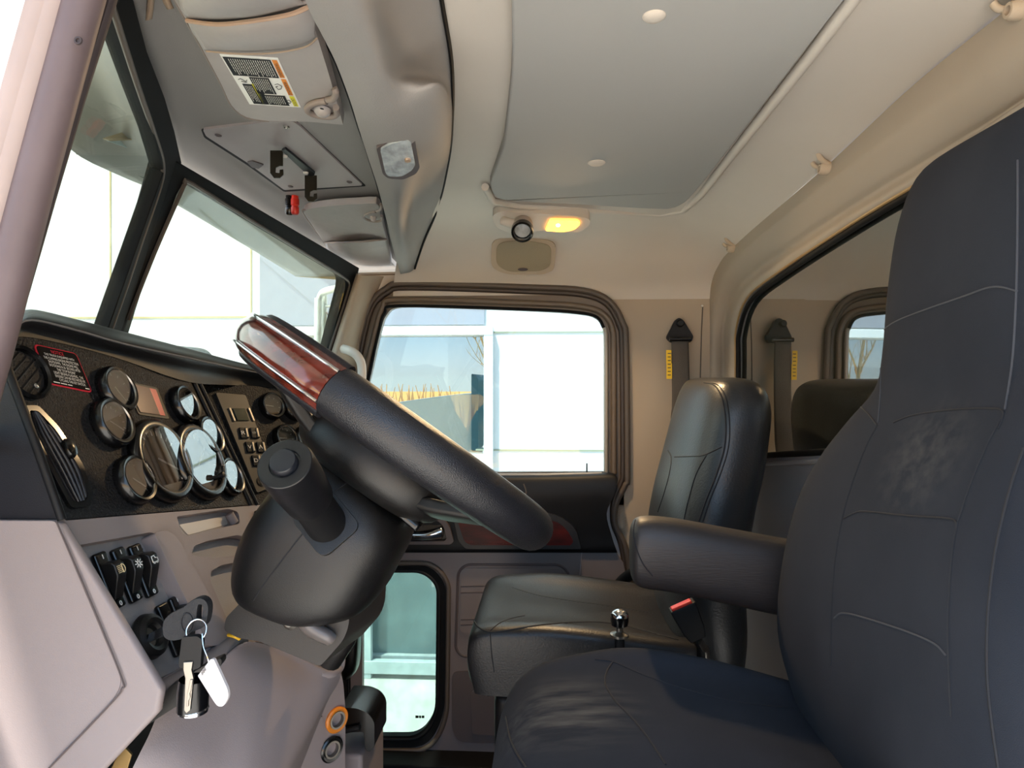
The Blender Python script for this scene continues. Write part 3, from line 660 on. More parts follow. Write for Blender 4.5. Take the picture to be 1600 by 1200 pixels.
# black latch lever under the switch pad
lv = [P(x, y, .635) for x, y in [(262,1075),(290,1058),(322,1038),(345,1028),(347,1036),(340,1046),(310,1066),(292,1082),(282,1100),(258,1115),(217,1142),(232,1120),(256,1098)]]
plate('release_lever', rpoly(lv, .003, 3), (.1,-1,0), .012, M_blks, bev=.0015, label='black plastic release lever jutting out below the switch pad, behind the hanging keys', cat='lever')
plate('hood_latch_plate', [P(x, y, .64) for x, y in [(178,1190),(193,1166),(206,1180),(196,1215),(160,1230)]], (.3,-1,0), .004, mat('brass_bracket', (150,124,80), .4, metal=.7), bev=.001, label='small brass coloured bracket at the bottom left below the knee panel', cat='bracket')
# ============================================================ PASSENGER DOOR
YD = 1.885
door = base_empty('door_1', V(-.2, YD, -1.05), kind='structure')
D = lambda x, y, o=0: P(x, y, YD-o)
op = [(560,537),(577,477),(603,450),(640,442),(833,448),(912,453),(953,470),(974,505),(979,540),(981,735),(978,757),(963,787),(961,820),(976,850),(984,895),(988,1010),(988,1182),(520,1182),(520,700)]
def shrink(k):   # nested outlines of the door edge, k = 0 outer .. 1 glass
    gi = [(584,560),(596,500),(618,482),(650,478),(833,484),(905,488),(930,496),(944,520),(946,560),(946,700),(946,736),(946,760),(946,800),(946,840),(950,890),(955,1010),(960,1160),(540,1160),(540,735)]
    return [(a*(1-k)+c*k, b*(1-k)+d*k) for (a, b), (c, d) in zip(op, gi)]
def ringpath(k, Y, i0=0, i1=17):
    return cru([P(x, y, Y) for x, y in shrink(k)[i0:i1]], 4)
fa = shrink(0)[:17]
# rubber seal along the opening, a stack of rounded beads
tube('trim_13', cru([P(520,760,YF-.012), P(538,640,YF-.012)],6)[:-1]+ringpath(.02, YF-.012), .0085, M_rubbg, n=10, kind='structure')
tube('trim_14', cru([P(526,760,YF-.010), P(544,640,YF-.010)],6)[:-1]+ringpath(.22, YF-.010), .0075, mat('seal_brown_dark', (62,52,46), .45), n=10, kind='structure')
# window frame of the door
outer = [P(x, y, YD+.012) for x, y in [(520,770),(548,620),(566,540),(583,480),(603,447),(640,441),(833,447),(912,452),(951,471),(966,507),(971,540),(973,735),(968,760),(940,780),(700,800)]]
gh = [(563,640),(578,590),(594,520),(604,492),(625,480),(700,481),(833,486),(905,491),(930,497),(942,512),(944,540),(944,737),(700,738),(540,742)]
plate('window_frame', cru(outer[:12], 4)+outer[12:], (0,-1,0), .02, M_frame, door, holes=[cru([P(x, y, YD+.012) for x, y in gh[:11]], 4)+[P(x, y, YD+.012) for x, y in gh[11:]]], bev=.0)
tube('frame_bead', cru([P(x, y, YD+.006) for x, y in [(545,670),(566,600),(586,520),(598,482),(625,468),(833,474),(908,479),(942,490),(957,515),(959,560),(959,740)]], 5), .0085, M_frame, door, n=10)
tube('glass_channel', cru([P(x, y, YD+.004) for x, y in [(556,660),(574,600),(591,520),(601,489),(625,478),(833,484),(906,489),(933,496),(943,512)]], 5), .0045, M_rubber, door, n=8)
tube('channel_strip', cru([P(x, y, YD+.004) for x, y in [(944,512),(947,540),(947,738)]], 5), .0065, mat('channel_silver', (158,150,140), .35, metal=.3), door, n=8)
plate('window_glass', [P(x, y, YD+.02) for x, y in [(530,742),(560,650),(575,600),(590,520),(601,488),(625,476),(833,482),(908,487),(944,500),(948,745)]], (0,-1,0), .005, G_door, door)
# black upper panel, bulging towards the cab
up_rows = []
top = [(470,748),(560,746),(680,744),(800,743),(900,741),(952,739),(962,743)]
for v_, o in [(0,.0),(.0,.018),(.06,.034),(.25,.042),(.5,.036),(.8,.028),(1,.024),(1.0,0)]:
    r = []
    for i, (x, y) in enumerate(top):
        yb = 862; xr = 0
        if i >= 5: xr = {0:0,.06:3,.25:-2,.5:-14,.8:-6,1:2,1.0:2}[v_]*(1 if i == 6 else .7)
        r.append(D(x+xr, y+(yb-y)*v_, o))
    up_rows.append(r)
loft('upper_panel', up_rows, M_blk, door, su=4, sv=4)
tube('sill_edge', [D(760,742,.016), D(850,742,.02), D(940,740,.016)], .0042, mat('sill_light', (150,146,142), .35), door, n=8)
tube('panel_crease', cru([D(818,756,.040), D(822,768,.043), D(820,776,.043)], 4), .002, M_rubbg, door, n=6)
lathe('lock_pin', P(917,741,YD-.004), (0,0,1), [(.005,0),(.004,.004),(.0022,.006),(.002,.03),(.0005,.031)], M_blk, door, n=14)
box('lock_base', P(916,742,YD-.004), V(1,0,0), V(0,1,0), V(0,0,1), .018, .012, .008, M_ivory, door, .002)
# handle bowl
hb = plate('handle_bezel', rpoly([D(x, y, .046) for x, y in [(600,806),(690,808),(702,822),(709,846),(704,851),(600,851)]], [.004,.02,.01,.01,.006,.004]), (0,-1,0), .02, M_doord, door, holes=[rpoly([D(x, y, .046) for x, y in [(606,812),(684,813),(694,824),(698,842),(694,846),(606,846)]], [.004,.016,.01,.006,.006,.004])], bev=.002)
plate('handle_bowl', [D(x, y, .032) for x, y in [(602,808),(700,808),(706,850),(602,850)]], (0,-1,0), .003, M_gloss, hb)
hl = [[D(638,832,.036),D(660,832,.044),D(676,829,.046),D(690,824,.044)],[D(638,836,.048),D(660,836,.054),D(676,834,.054),D(692,830,.048)],[D(638,842,.046),D(660,842,.052),D(676,841,.05),D(692,838,.046)],[D(638,844,.038),D(660,845,.044),D(676,844,.044),D(690,842,.04)]]
loft('door_handle', hl, M_chrome, hb, su=4, sv=4, thick=.002)
wb = plate('trim_bezel', rpoly([D(x, y, .045) for x, y in [(708,806),(722,800),(850,800),(878,808),(900,826),(908,858),(728,858),(716,846)]], [.01,.006,.03,.02,.02,.004,.008,.01]), (0,-1,0), .012, M_blks, door, bev=.003)
plate('wood_insert', rpoly([D(x, y, .048) for x, y in [(715,814),(722,811),(855,811),(876,818),(890,834),(896,846),(892,852),(735,852),(725,846)]], [.006,.004,.03,.02,.01,.006,.006,.01,.01]), (0,-1,0), .004, M_woodd, wb, bev=.002)
# mauve lower panel with the small look-down window
lo = [D(x, y, .016) for x, y in [(500,862),(961,862),(974,880),(982,920),(986,1010),(986,1176),(500,1176)]]
lh = rpoly([D(x, y, .016) for x, y in [(566,884),(672,884),(697,912),(694,1120),(668,1168),(566,1168)]], [.002,.06,.06,.06,.07,.002], 8)
lp = plate('lower_panel', lo, (0,-1,0), .02, M_door, door, holes=[lh], bev=.0)
plate('window_seal', rpoly([D(x, y, .020) for x, y in [(530,884),(672,884),(697,912),(694,1120),(668,1168),(530,1168)]], [.01,.06,.06,.06,.07,.01], 8), (0,-1,0), .022, M_rubber, lp,
      holes=[rpoly([D(x, y, .020) for x, y in [(545,895),(660,895),(682,915),(680,1115),(655,1150),(545,1150)]], [.01,.05,.05,.05,.06,.01], 8)], bev=.004)
tube('seal_bead', rpoly([D(x, y, .020) for x, y in [(530,880),(676,880),(701,908),(698,1124),(672,1173),(530,1173)]], [.01,.06,.06,.06,.07,.01], 8), .007, M_rubbg, lp, n=8, closed=True)
tube('seal_bead', rpoly([D(x, y, .018) for x, y in [(545,892),(662,892),(687,916),(684,1118),(658,1155),(545,1155)]], [.01,.05,.05,.05,.06,.01], 8), .005, M_blk, lp, n=8, closed=True)
plate('lower_window_glass', [D(x, y, .002) for x, y in [(530,890),(690,890),(690,1160),(530,1160)]], (0,-1,0), .004, G_low, lp)
mb = MB(); [mb.add([D(649+a, 1118, .0024), D(649+b, 1118, .0024), D(649+b, 1122, .0024), D(649+a, 1122, .0024)], [(0,3,2,1)], 0, False) for a, b in ((0,5),(5.8,9),(9.8,14))]; mb.build('glass_mark', M_rubber, lp)
def emboss(nm, pts, rad, dep, r, m=M_door, closed=True, par=lp):
    tube(nm, rpoly([D(x, y, .016+dep) for x, y in pts], rad, 6) if closed else cru([D(x, y, .016+dep) for x, y in pts], 6), r, m, par, n=8, closed=closed)
emboss('embossed_outline', [(716,893),(728,882),(874,882),(888,893),(892,930),(860,1020),(722,1026),(712,1014)], .02, -.001, .004, M_doord)
plate('raised_pad', rpoly([D(x, y, .0195) for x, y in [(720,888),(876,888),(884,898),(886,990),(718,990)]], .018), (0,-1,0), .006, M_door, lp, bev=.003)
for y in (916, 926, 968, 976): emboss('pad_rib', [(720,y),(760,y-1),(800,y-1)], .01, .002, .0025, M_doord, False)
plate('pocket', rpoly([D(x, y, .020) for x, y in [(706,1050),(790,1046),(790,1162),(716,1160),(706,1140)]], [.02,.01,.01,.03,.03]), (0,-1,0), .008, M_doord, lp, bev=.003)
plate('pocket_inner', rpoly([D(x, y, .024) for x, y in [(735,1080),(792,1076),(792,1150),(738,1148)]], .012), (0,-1,0), .005, M_doord, lp, bev=.002)
tube('vertical_crease', [D(909,862,.017), D(905,912,.017), D(905,1000,.017)], .0012, mat('crease_light', (168,156,156), .5), lp, n=6)
box('scuff_sill', P(760,1192,1.84), V(1,0,0), V(0,1,0), V(0,0,1), 1.0, .10, .03, M_rubber, None, .004, kind='structure').name = 'trim_15'
plate('door_core', [D(x, y, -.015) for x, y in [(490,745),(975,745),(975,790),(990,860),(998,1185),(490,1185)]], (0,-1,0), .02, M_body, door, holes=[rpoly([D(x, y, -.015) for x, y in [(520,884),(694,884),(694,1165),(520,1165)]], .02)])
# pull strap stub / hinge cover by the column, dark pillar beside the lower window
rows = [[P(x+dx, y, 1.70+dy) for dx, dy in [(0,0),(14,-.02),(28,-.02),(36,0),(30,.04)]] for x, y in [(520,850),(528,960),(528,1040),(524,1070)]]
loft('hinge_cover', [[P(540,840,1.80),P(548,840,1.74),P(580,840,1.74),P(590,840,1.80)],[P(536,960,1.80),P(542,960,1.74),P(562,960,1.74),P(568,960,1.80)],[P(534,1040,1.80),P(538,1040,1.74),P(556,1040,1.74),P(563,1030,1.80)],[P(534,1064,1.81),P(538,1064,1.78),P(548,1058,1.78),P(556,1050,1.81)]], M_blks, door, su=4, sv=4)
# grab handle on the far pillar
gp = cru([P(536,545,1.80), P(546,548,1.765), P(558,556,1.755), P(565,572,1.755), P(564,600,1.755), P(556,630,1.765), P(548,640,1.80)], 6)
tube('grab_handle', gp, .0125, M_ivory, n=14, flat=.8, label='ivory curved grab handle on the far windshield pillar', cat='grab handle')
# ============================================================ OVERHEAD THINGS
def SO(x, y, o): return S(x, y, -o) if 0 else PN(x, y, V(.10,.025,1), .362-o)
nd = -NS
# driver's sun visor
vis = base_empty('sun_visor', SO(420,90,.02), 'large worn grey vinyl sun visor bearing a warning label', 'sun visor')
pv = [(250,-60),(268,-10),(290,30),(318,80),(345,130),(362,165),(385,183),(420,189),(480,190),(536,195),(530,172),(512,110),(495,55),(478,5),(455,-60)]
plate('visor_board', cru([SO(x, y, .030) for x, y in pv[:8]], 3)[:-1]+[SO(x, y, .030) for x, y in pv[7:]], nd, .016, M_visor, vis, bev=.005)
for dx in (0, 5):
    tube('visor_piping', cru([SO(x+dx, y-dx*.6, .027) for x, y in [(268,-10),(290,30),(318,80),(345,130),(362,165),(385,183),(420,189)]], 5), .0016, M_visedg, vis, n=6)
pk = [[(274,-60),(280,0),(292,32)],[(330,-60),(330,-4),(338,34)],[(400,-60),(400,-4),(400,28)],[(460,-60),(462,0),(468,18)],[(468,-60),(474,0),(488,10)]]
# pocket: puffed flap with its mouth towards the top
rows = [[SO(292,32,.032),SO(340,38,.040),(SO(400,32,.042)),SO(455,22,.040),SO(488,8,.033)],
        [SO(300,50,.032),SO(350,52,.043),SO(410,48,.045),SO(462,38,.042),SO(494,30,.033)],
        [SO(312,68,.032),SO(360,70,.040),SO(420,68,.042),SO(470,60,.040),SO(492,50,.033)],
        [SO(318,78,.030),SO(365,80,.031),SO(420,79,.031),SO(470,70,.031),SO(494,58,.031)]]
pk_ = loft('visor_pocket', rows, M_visor, vis, su=5, sv=5, thick=.003)
tube('pocket_piping', cru(rows[0], 5), .0022, mat('tan_piping', (170,140,118), .7), vis, n=6)
rows = [[SO(272,-60,.032),SO(330,-60,.05),SO(400,-60,.05),SO(462,-60,.032)],[SO(280,5,.033),SO(335,2,.052),SO(405,0,.052),SO(470,0,.034)],[SO(291,27,.031),SO(340,30,.040),SO(403,25,.042),SO(482,6,.032)]]
loft('visor_upper_pad', rows, M_visor, vis, su=5, sv=5, thick=.003)
tube('pocket_stitching', cru([SO(322,80,.0335),SO(370,84,.0335),SO(425,83,.0335),SO(475,74,.0335),SO(495,60,.0335)], 5), .0010, M_tan, vis, n=6)
# visor warning label
tl, tr, br, bl = SO(343,85,.0305), SO(434,91,.0305), SO(470,168,.0305), SO(390,163,.0305)
q = quad(tl, tr, br, bl); mb = MB(); dn = nd*.0005
add_plate(mb, [q(0,0), q(1,0), q(1,1), q(0,1)], nd, .0006, mi=0)
qq = lambda k: (lambda u, v: q(u, v)+dn*k)
def R(u0, v0, u1, v1, mi, k=1): mb.add([qq(k)(u0,v0), qq(k)(u1,v0), qq(k)(u1,v1), qq(k)(u0,v1)], [(0,1,2,3)], mi, False)
R(.03,.03,.86,.37,1); R(.88,.03,.97,.36,2); R(.88,.38,.97,.72,2); R(.88,.74,.97,.97,3)
R(.30,.38,.66,.72,1); R(.10,.53,.42,.97,1); R(.56,.74,.80,.97,1); R(.28,.52,.36,.97,3); R(.38,.74,.78,.97,1)
R(.36,.53,.40,.97,1)
rng = random.Random(3)
def lines(u0, v0, u1, v1, n):
    for i in range(n):
        u = u0+(u1-u0)*(i+.5)/n; L = (v1-v0)*rng.uniform(.7, 1); w = (u1-u0)/n*.13; v = v0
        while v < v0+L-.01:
            l = min(rng.uniform(.02,.06), v0+L-v); R(u-w, v, u+w, v+l, 4, 2); v += l+.008
lines(.10,.05,.84,.36,19); lines(.32,.40,.64,.70,9); lines(.12,.56,.27,.95,5); lines(.40,.76,.76,.96,10)
def vtext(s, u0, v0, u1, v1, mi):   # text reading downwards
    f = lambda a, b: qq(2)(u1-(u1-u0)*b, v0+(v1-v0)*a)
    add_text(mb, s, f, mi, fit=(0,0,1,1))
M_ink = mat('label_ink', (50,46,44), .6)
vtext('WARNING',.895,.08,.955,.34,5); vtext('WARNING',.895,.43,.955,.70,5); vtext('CAUTION',.895,.78,.955,.95,5); vtext('CAUTION',.295,.66,.345,.86,5)
def wire(pts, k=2): add_tube(mb, [qq(k)(*p) for p in pts], .0004, 5, mi=5)
wire([(.72,.50),(.78,.48),(.84,.52),(.80,.58),(.74,.60),(.72,.54),(.76,.53)]); wire([(.80,.84),(.84,.82),(.87,.86),(.83,.90),(.80,.88)]); wire([(.08,.44),(.13,.42),(.20,.47),(.24,.44)]); wire([(.12,.47),(.18,.49),(.22,.48)])
mb.build('warning_label', [M_white, M_slab, M_orpr, M_yell, M_white, M_ink], vis)
# visor pivot clip
def clip(parent, a, s=1):
    ring = [SO(a[0]+dx*s, a[1]+dy*s, .034) for dx, dy in [(0,0),(-14,2),(-26,7),(-30,14),(-22,20),(-6,24),(8,24),(16,20),(15,10)]]
    tube('clip_surround', cru(ring, 5), .004*s, M_visedg, parent, n=10)
    tube('clip_hook', cru([SO(a[0]+2*s, a[1]-2*s, .034), SO(a[0]+11*s, a[1]-4*s, .036), SO(a[0]+15*s, a[1]-14*s, .036), SO(a[0]+12*s, a[1]-20*s, .034)], 5), .004*s, M_visedg, parent, n=10)
    lathe('clip_pivot', SO(a[0]-6*s, a[1]+12*s, .032), nd, [(.011*s,0),(.010*s,.005),(.006*s,.009),(.0005,.010)], M_visor, parent, n=20)
    lathe('pivot_hole', SO(a[0]-7*s, a[1]+12*s, .0425), nd, [(.0025*s,0),(.0005,.0003)], M_rubber, parent, n=12)
clip(vis, (510,158), 1.0)
# small visor on the passenger side
vp = base_empty('sun_visor', SO(550,370,.02), 'smaller grey sun visor without a label at the far end of the header', 'sun visor')
q2 = [(474,333),(480,327),(520,321),(560,319),(588,318),(594,330),(597,345),(606,380),(612,410),(617,421),(560,423),(541,423),(534,418),(522,405),(505,377)]
plate('visor_board', cru([SO(x, y, .026) for x, y in q2], 2)[:-1], nd, .014, M_visor, vp, bev=.004)
for o in (0, 4): tube('visor_piping', cru([SO(x+o, y+o*.4, .024) for x, y in [(588,318),(520,321),(482,327),(474,334),(505,377),(522,405),(534,418)]], 5), .0015, M_visedg, vp, n=6)
rows = [[SO(508,379,.027),SO(540,379,.040),SO(575,377,.040),SO(604,374,.027)],[SO(512,392,.027),SO(545,394,.042),SO(580,392,.040),SO(607,388,.027)],[SO(530,412,.027),SO(552,415,.034),SO(585,414,.034),SO(611,408,.027)],[SO(540,421,.025),SO(560,421,.026),SO(590,420,.026),SO(614,418,.025)]]
loft('visor_pocket', rows, M_visor, vp, su=5, sv=5, thick=.003)
tube('pocket_piping', cru(rows[0], 5), .002, M_visedg, vp, n=6)
clip(vp, (587,331), .62)
# radio plate
rpn = base_empty('radio_blanking_plate', SO(440,245,.004), 'flat grey cover plate screwed to the header between the two sun visors', 'cover plate')
plate('cover', rpoly([SO(x, y, .004) for x, y in [(317,203),(423,190),(458,190),(467,196),(567,290),(444,297),(389,256),(322,213)]], [.006,.003,.004,.006,.006,.006,.006,.006]), nd, .006, mat('cover_plate_mauve', (158,148,146), .5, bump=.2, scale=700), rpn, bev=.0012)
plate('shadow_gap', rpoly([SO(x, y, .0008) for x, y in [(314,202),(423,187),(460,187),(470,195),(572,291),(444,300),(386,258),(319,215)]], .006), nd, .002, M_rubber, rpn)
for (x, y) in [(341,211),(447,198),(403,256),(454,291),(546,284)]:
    lathe('screw', SO(x, y, .0045), nd, [(.0052,0),(.0048,.0015),(.003,.0018),(.0022,.0004),(.0005,.0004)], M_steel if (x, y) == (447,198) else M_doord, rpn, n=18)
plate('pull_notch', rpoly([SO(x, y, .006) for x, y in [(386,254),(394,252),(412,258),(404,264),(394,262)]], .002), nd, .002, M_doord, rpn)
# bracket with two hooks
br_ = base_empty('radio_bracket', SO(460,260,.01), 'dark steel bracket with two notched hook arms screwed to the cover plate', 'bracket')
plate('bar', [SO(x, y, .010) for x, y in [(440,236),(446,233),(492,271),(490,277),(484,277)]], nd, .004, M_blk, br_, bev=.0006)
for (x, y) in [(445,243),(478,269)]: lathe('bolt', SO(x, y, .0105), nd, [(.0045,0),(.004,.003),(.0005,.0035)], M_ivory, br_, n=14)
def arm(x0, y0, w, h, Y, nm):
    pts = [(0,0),(w,0),(w,h*.56),(w*.72,h*.56),(w*.45,h*.62),(w*.42,h*.80),(w*.72,h*.82),(w*.74,h*.70),(w*1.02,h*.68),(w*1.04,h*.88),(w*.75,h),(w*.3,h),(0,h*.82)]
    plate(nm, [P(x0+a, y0+b, Y) for a, b in pts], (.2,-1,0), .003, M_bright, br_, bev=.0004)
pa = SO(432,236,.01); pb = SO(485,275,.01)
arm(422,235,20,43,pa.y,'hook_arm'); arm(476,274,19,41,pb.y,'hook_arm')
pp = lambda x, y, z=.0: SO(x, y, z)
for (x, nm, m, lb, s) in [(452,'terminal_post',M_gloss,'short black power post hanging from the header, left of the red one',0),(461,'terminal_post',M_redp,'short red power post hanging from the header beside the black one',1)]:
    c = SO(x, 306, .0)
    lathe(nm, c, (0,0,-1), [(.007,0),(.007,.006),(.0085,.007),(.0085,.019),(.007,.020),(.007,.023),(.0082,.024),(.0082,.034),(.006,.038),(.0005,.038)], m, n=16, label=lb, cat='terminal post')
# reading light in the console
rl = base_empty('reading_light', PZ(622,248,.312), 'rectangular clear map light with rounded corners in the grey header console', 'light')
BT = bvh(bpy.data.objects['trim_2']); hh_ = BT.ray_cast(V(0,0,0), ray(621,249).normalized()); nl = hh_[1] if hh_[1].z < 0 else -hh_[1]; nl = (nl+V(.1,-.15,0)).normalized(); cl = hh_[0]+nl*.004
LP = lambda x, y, o=.0: PN(x, y, nl, nl.dot(cl)+o)
lo_ = [(588,232),(606,222),(640,212),(648,216),(656,262),(650,272),(630,281),(606,279),(598,272)]
li = [(594,234),(610,225),(636,218),(642,222),(649,258),(643,267),(628,276),(607,276),(602,270)]
plate('light_surround', rpoly([LP(x, y, .004) for x, y in lo_], .006), nl, .012, M_doord, rl, bev=.002)
plate('clear_lens', rpoly([LP(x, y, .007) for x, y in li], .006), nl, .004, M_lens, rl, bev=.002)
lathe('light_switch', LP(637,249,.007), nl, [(.0045,0),(.0042,.003),(.0005,.0035)], M_tan, rl, n=14)
# amber dome light
dl = base_empty('dome_light', P(845,352,1.66), 'grey overhead lamp housing with a lit amber lens and a swivel spotlight', 'light')
nz = V(0,-.42,-.91).normalized(); cz = P(845,352,1.63)
DL = lambda x, y, o=0: PN(x, y, nz, nz.dot(cz)+o)
ho = [(768,338),(780,330),(905,338),(922,342),(922,352),(905,364),(850,360),(800,366),(776,356)]
plate('lamp_housing', rpoly([DL(x, y, .004) for x, y in ho], .015, 6), nz, .03, M_ceil, dl, bev=.008)
plate('amber_lens', rpoly([DL(x, y, .009) for x, y in [(860,344),(902,345),(907,350),(898,359),(880,363),(852,361)]], [.004,.004,.006,.008,.01,.006]), nz, .008, M_lit, dl, bev=.002)
lathe('lamp_bulb', DL(872,352,.0095), nz, [(.005,0),(.004,.002),(.0005,.003)], M_bulb, dl, n=14)
ax = V(0,-.75,-.62).normalized(); sc_ = P(817,351,1.60)
lathe('spotlight', sc_, ax, [(.020,-.012),(.024,0),(.025,.02),(.0245,.024)], mat('spot_shell_warm_grey', (172,160,150), .4), dl, n=28)
e_ = lathe('spot_ring', sc_+ax*.022, ax, [(.0252,0),(.0262,.004),(.0262,.018),(.024,.021),(.021,.018),(.019,.004)], M_gloss, dl, n=28)
lathe('spot_lens', sc_+ax*.026, ax, [(.020,0),(.018,.004),(.0005,.006)], M_lens, e_, n=24)
tube('spot_neck', cru([DL(786,345,.012), DL(795,348,.02), sc_+V(-.012,0,0)], 5), .011, M_ceil, dl, n=12)
# speaker
BC = bvh(ceil_o)
sp_ = base_empty('door_speaker', P(818,402,1.87), 'rounded beige speaker cover above the passenger door', 'speaker')
ns_ = V(0,-.74,-.67).normalized(); cs = BC.ray_cast(V(0,0,0), ray(818,402).normalized())[0]+ns_*.016
SP = lambda x, y, o=0: PN(x, y, ns_, ns_.dot(cs)+o)
plate('speaker_frame', rpoly([SP(x, y, 0) for x, y in [(768,374),(815,370),(869,377),(866,422),(850,429),(790,429),(767,418)]], .028, 6), ns_, .035, M_beige, sp_, bev=.005)
plate('speaker_grille', rpoly([SP(x, y, .0025) for x, y in [(776,380),(815,375),(862,383),(860,416),(845,424),(794,425),(775,414)]], .024, 6), ns_, .006, M_speak, sp_, bev=.002)
lathe('speaker_badge', SP(817,421,.003), ns_, [(.014,0),(.013,.001),(.0005,.0015)], M_doord, sp_, n=20, sx=.35, ref=V(1,0,0))
# coat hooks on the rear rail
for (x, y, lb) in [(1583,16,'moulded coat hook on the rear rail at the top right edge'),(1285,264,'middle one of the moulded coat hooks on the rear rail'),(1140,388,'moulded coat hook furthest along the rear rail, near the passenger side corner')]:
    c = RW(x, y, -.042); s = 1.0
    h = base_empty('coat_hook', c, lb, 'coat hook', 'coat hooks on the rear rail')
    yv = V(0,1,0)
    lathe('hook_boss', c+V(.012,0,0), V(-1,0,0), [(.011,0),(.0105,.014),(.008,.018),(.005,.018),(.005,.008),(.0005,.008)], M_beige, h, n=20)
    tube('hook_prong', cru([c+V(.012,-.003,.006), c+V(-.004,-.010,.012), c+V(-.012,-.014,.022), c+V(-.008,-.016,.030)], 5), .0048, M_beige, h, n=10)
    tube('hook_prong', cru([c+V(.012,.006,.004), c+V(-.006,.012,.008), c+V(-.012,.014,.016)], 5), .0042, M_beige, h, n=10)
# leather strap ends at the top of the header
for i, (x, y, pts) in enumerate([(235,10,[(238,-30),(236,0),(232,32)]),(256,4,[(250,-30),(258,-4),(266,15)])]):
    rows = [[SO(a-5-(k==1)*1.5, b, .004+.004*k), SO(a, b, .007+.004*k), SO(a+6, b-2, .004+.004*k)] for k, (a, b) in enumerate(pts)]
    loft('leather_strap', rows, M_tan, su=3, sv=5, thick=.0025, label=('tan leather strap end hanging by the windshield edge, left one' if i == 0 else 'tan leather strap end touching the large sun visor, right one'), cat='strap')
# ============================================================ STEERING
wn = V(.557,.188,.808).normalized(); wc = P(622,679,.80)
e2 = (V(0,1,0)-wn*wn.y).normalized(); e1 = e2.cross(wn)      # e1 points rear-down
if e1.x < 0: e1 = -e1
sw = base_empty('steering_wheel', wc, 'black leather and burl wood steering wheel seen almost edge-on', 'steering wheel')
RWH = .194; RT = .0255
def rim(a0, a1, r, n, m, nm, off=0, rad=RT, k=14, fl=1.0, rr=RWH):
    path = [wc+e1*((rr)*math.cos(t))+e2*(rr*math.sin(t))+wn*off for t in [a0+(a1-a0)*i/(n-1) for i in range(n)]]
    return tube(nm, path, rad, m, sw, n=k, ref=wn, flat=fl)
PIv = math.pi
A = math.radians
w0, w1 = A(180-45), A(180+77)
rim(w1, w0+2*PIv, RT, 90, M_leath, 'leather_rim', k=24)
rim(w0, w1, RT, 48, M_wood, 'wood_rim', rad=RT*.985, k=24)
for off in (.0165, -.0165):
    rim(w0, w1, 0, 48, M_chrome, 'chrome_strip', off=off, rad=.0020, rr=RWH+.0195)
rim(w0, w1, 0, 48, M_leath, 'leather_band', off=.0205, rad=.0085, k=12)
rim(w0, w1, 0, 48, M_leath, 'leather_band', off=-.0205, rad=.0085, k=12)
hubc = wc-wn*.055
for t in (A(-32), A(32), A(148), A(212)):
    d = e1*math.cos(t)+e2*math.sin(t); s_ = wn.cross(d)
    rows = []
    for f_, w_, z_ in [(.05,.026,-.05),(.10,.022,-.045),(.16,.017,-.02),(.205,.014,-.004)]:
        c = wc+d*f_+wn*z_
        rows.append([c+s_*w_+wn*.0, c+s_*w_*.8+wn*.008, c-s_*w_*.8+wn*.008, c-s_*w_, c-s_*w_*.8-wn*.008, c+s_*w_*.8-wn*.008])
    loft('spoke', rows, M_blks, sw, su=3, sv=3, cu=True)
hub_rows = []
for r_, z_ in [(.02,-.008),(.062,-.010),(.083,-.020),(.090,-.040),(.084,-.062),(.060,-.075)]:
    hub_rows.append([wc+wn*z_+e1*(r_*1.12*math.copysign(abs(math.cos(t))**.8, math.cos(t)))+e2*(r_*math.copysign(abs(math.sin(t))**.8, math.sin(t))) for t in [2*PIv*k/24 for k in range(24)]])
loft('horn_pad', hub_rows, M_blks, sw, su=1, sv=3, cu=True, caps=True)
# column
col = base_empty('steering_column', P(450,960,.80), 'bulky satin black steering column cover below the wheel', 'steering column')
cs_ = [((500,690),(634,806),.058,.8),((482,700),(644,822),.070,.8),((455,728),(645,856),.084,.8),((422,765),(628,893),.092,.8),((392,815),(606,932),.094,.8),((376,868),(578,954),.090,.8),((380,905),(520,962),.078,.8),((402,932),(470,958),.050,.8)]
rows = []
for (a, b, wy, Y) in cs_:
    a = (a[0]+9, a[1]-3); b = (b[0]-2, b[1]-6); A_, B_2 = P(*a, Y), P(*b, Y); c = (A_+B_2)/2; hx = (B_2-A_)/2*.94; r = []
    for k in range(20):
        t = 2*PIv*k/20; cx = math.copysign(abs(math.cos(t))**.6, math.cos(t)); cy = math.copysign(abs(math.sin(t))**.6, math.sin(t))
        r.append(c+hx*cx+V(.0,1,0)*(wy*cy))
    rows.append(r)
shr = loft('column_cover', rows, M_blks, col, su=2, sv=4, cu=True, caps=True)
sb = bvh(shr)
seam('cover_joint', [(474,832),(440,876),(410,916),(396,938)], sb, .0007, M_seam, col, .0004)
seam('cover_joint', [(560,745),(545,752),(520,770)], sb, .0008, M_seam, col, .0004)
box('column_top_trim', P(590,748,.80), (P(640,812,.8)-P(500,695,.8)).normalized(), V(0,1,0), wn, .155, .10, .012, M_gloss, col, .005)
lathe('indicator_tell_tale', P(572,928,.765), (.3,-1,0), [(.010,0),(.008,.004),(.0005,.006)], mat('red_lens', (150,20,24), .2, coat=.6), col, n=20)
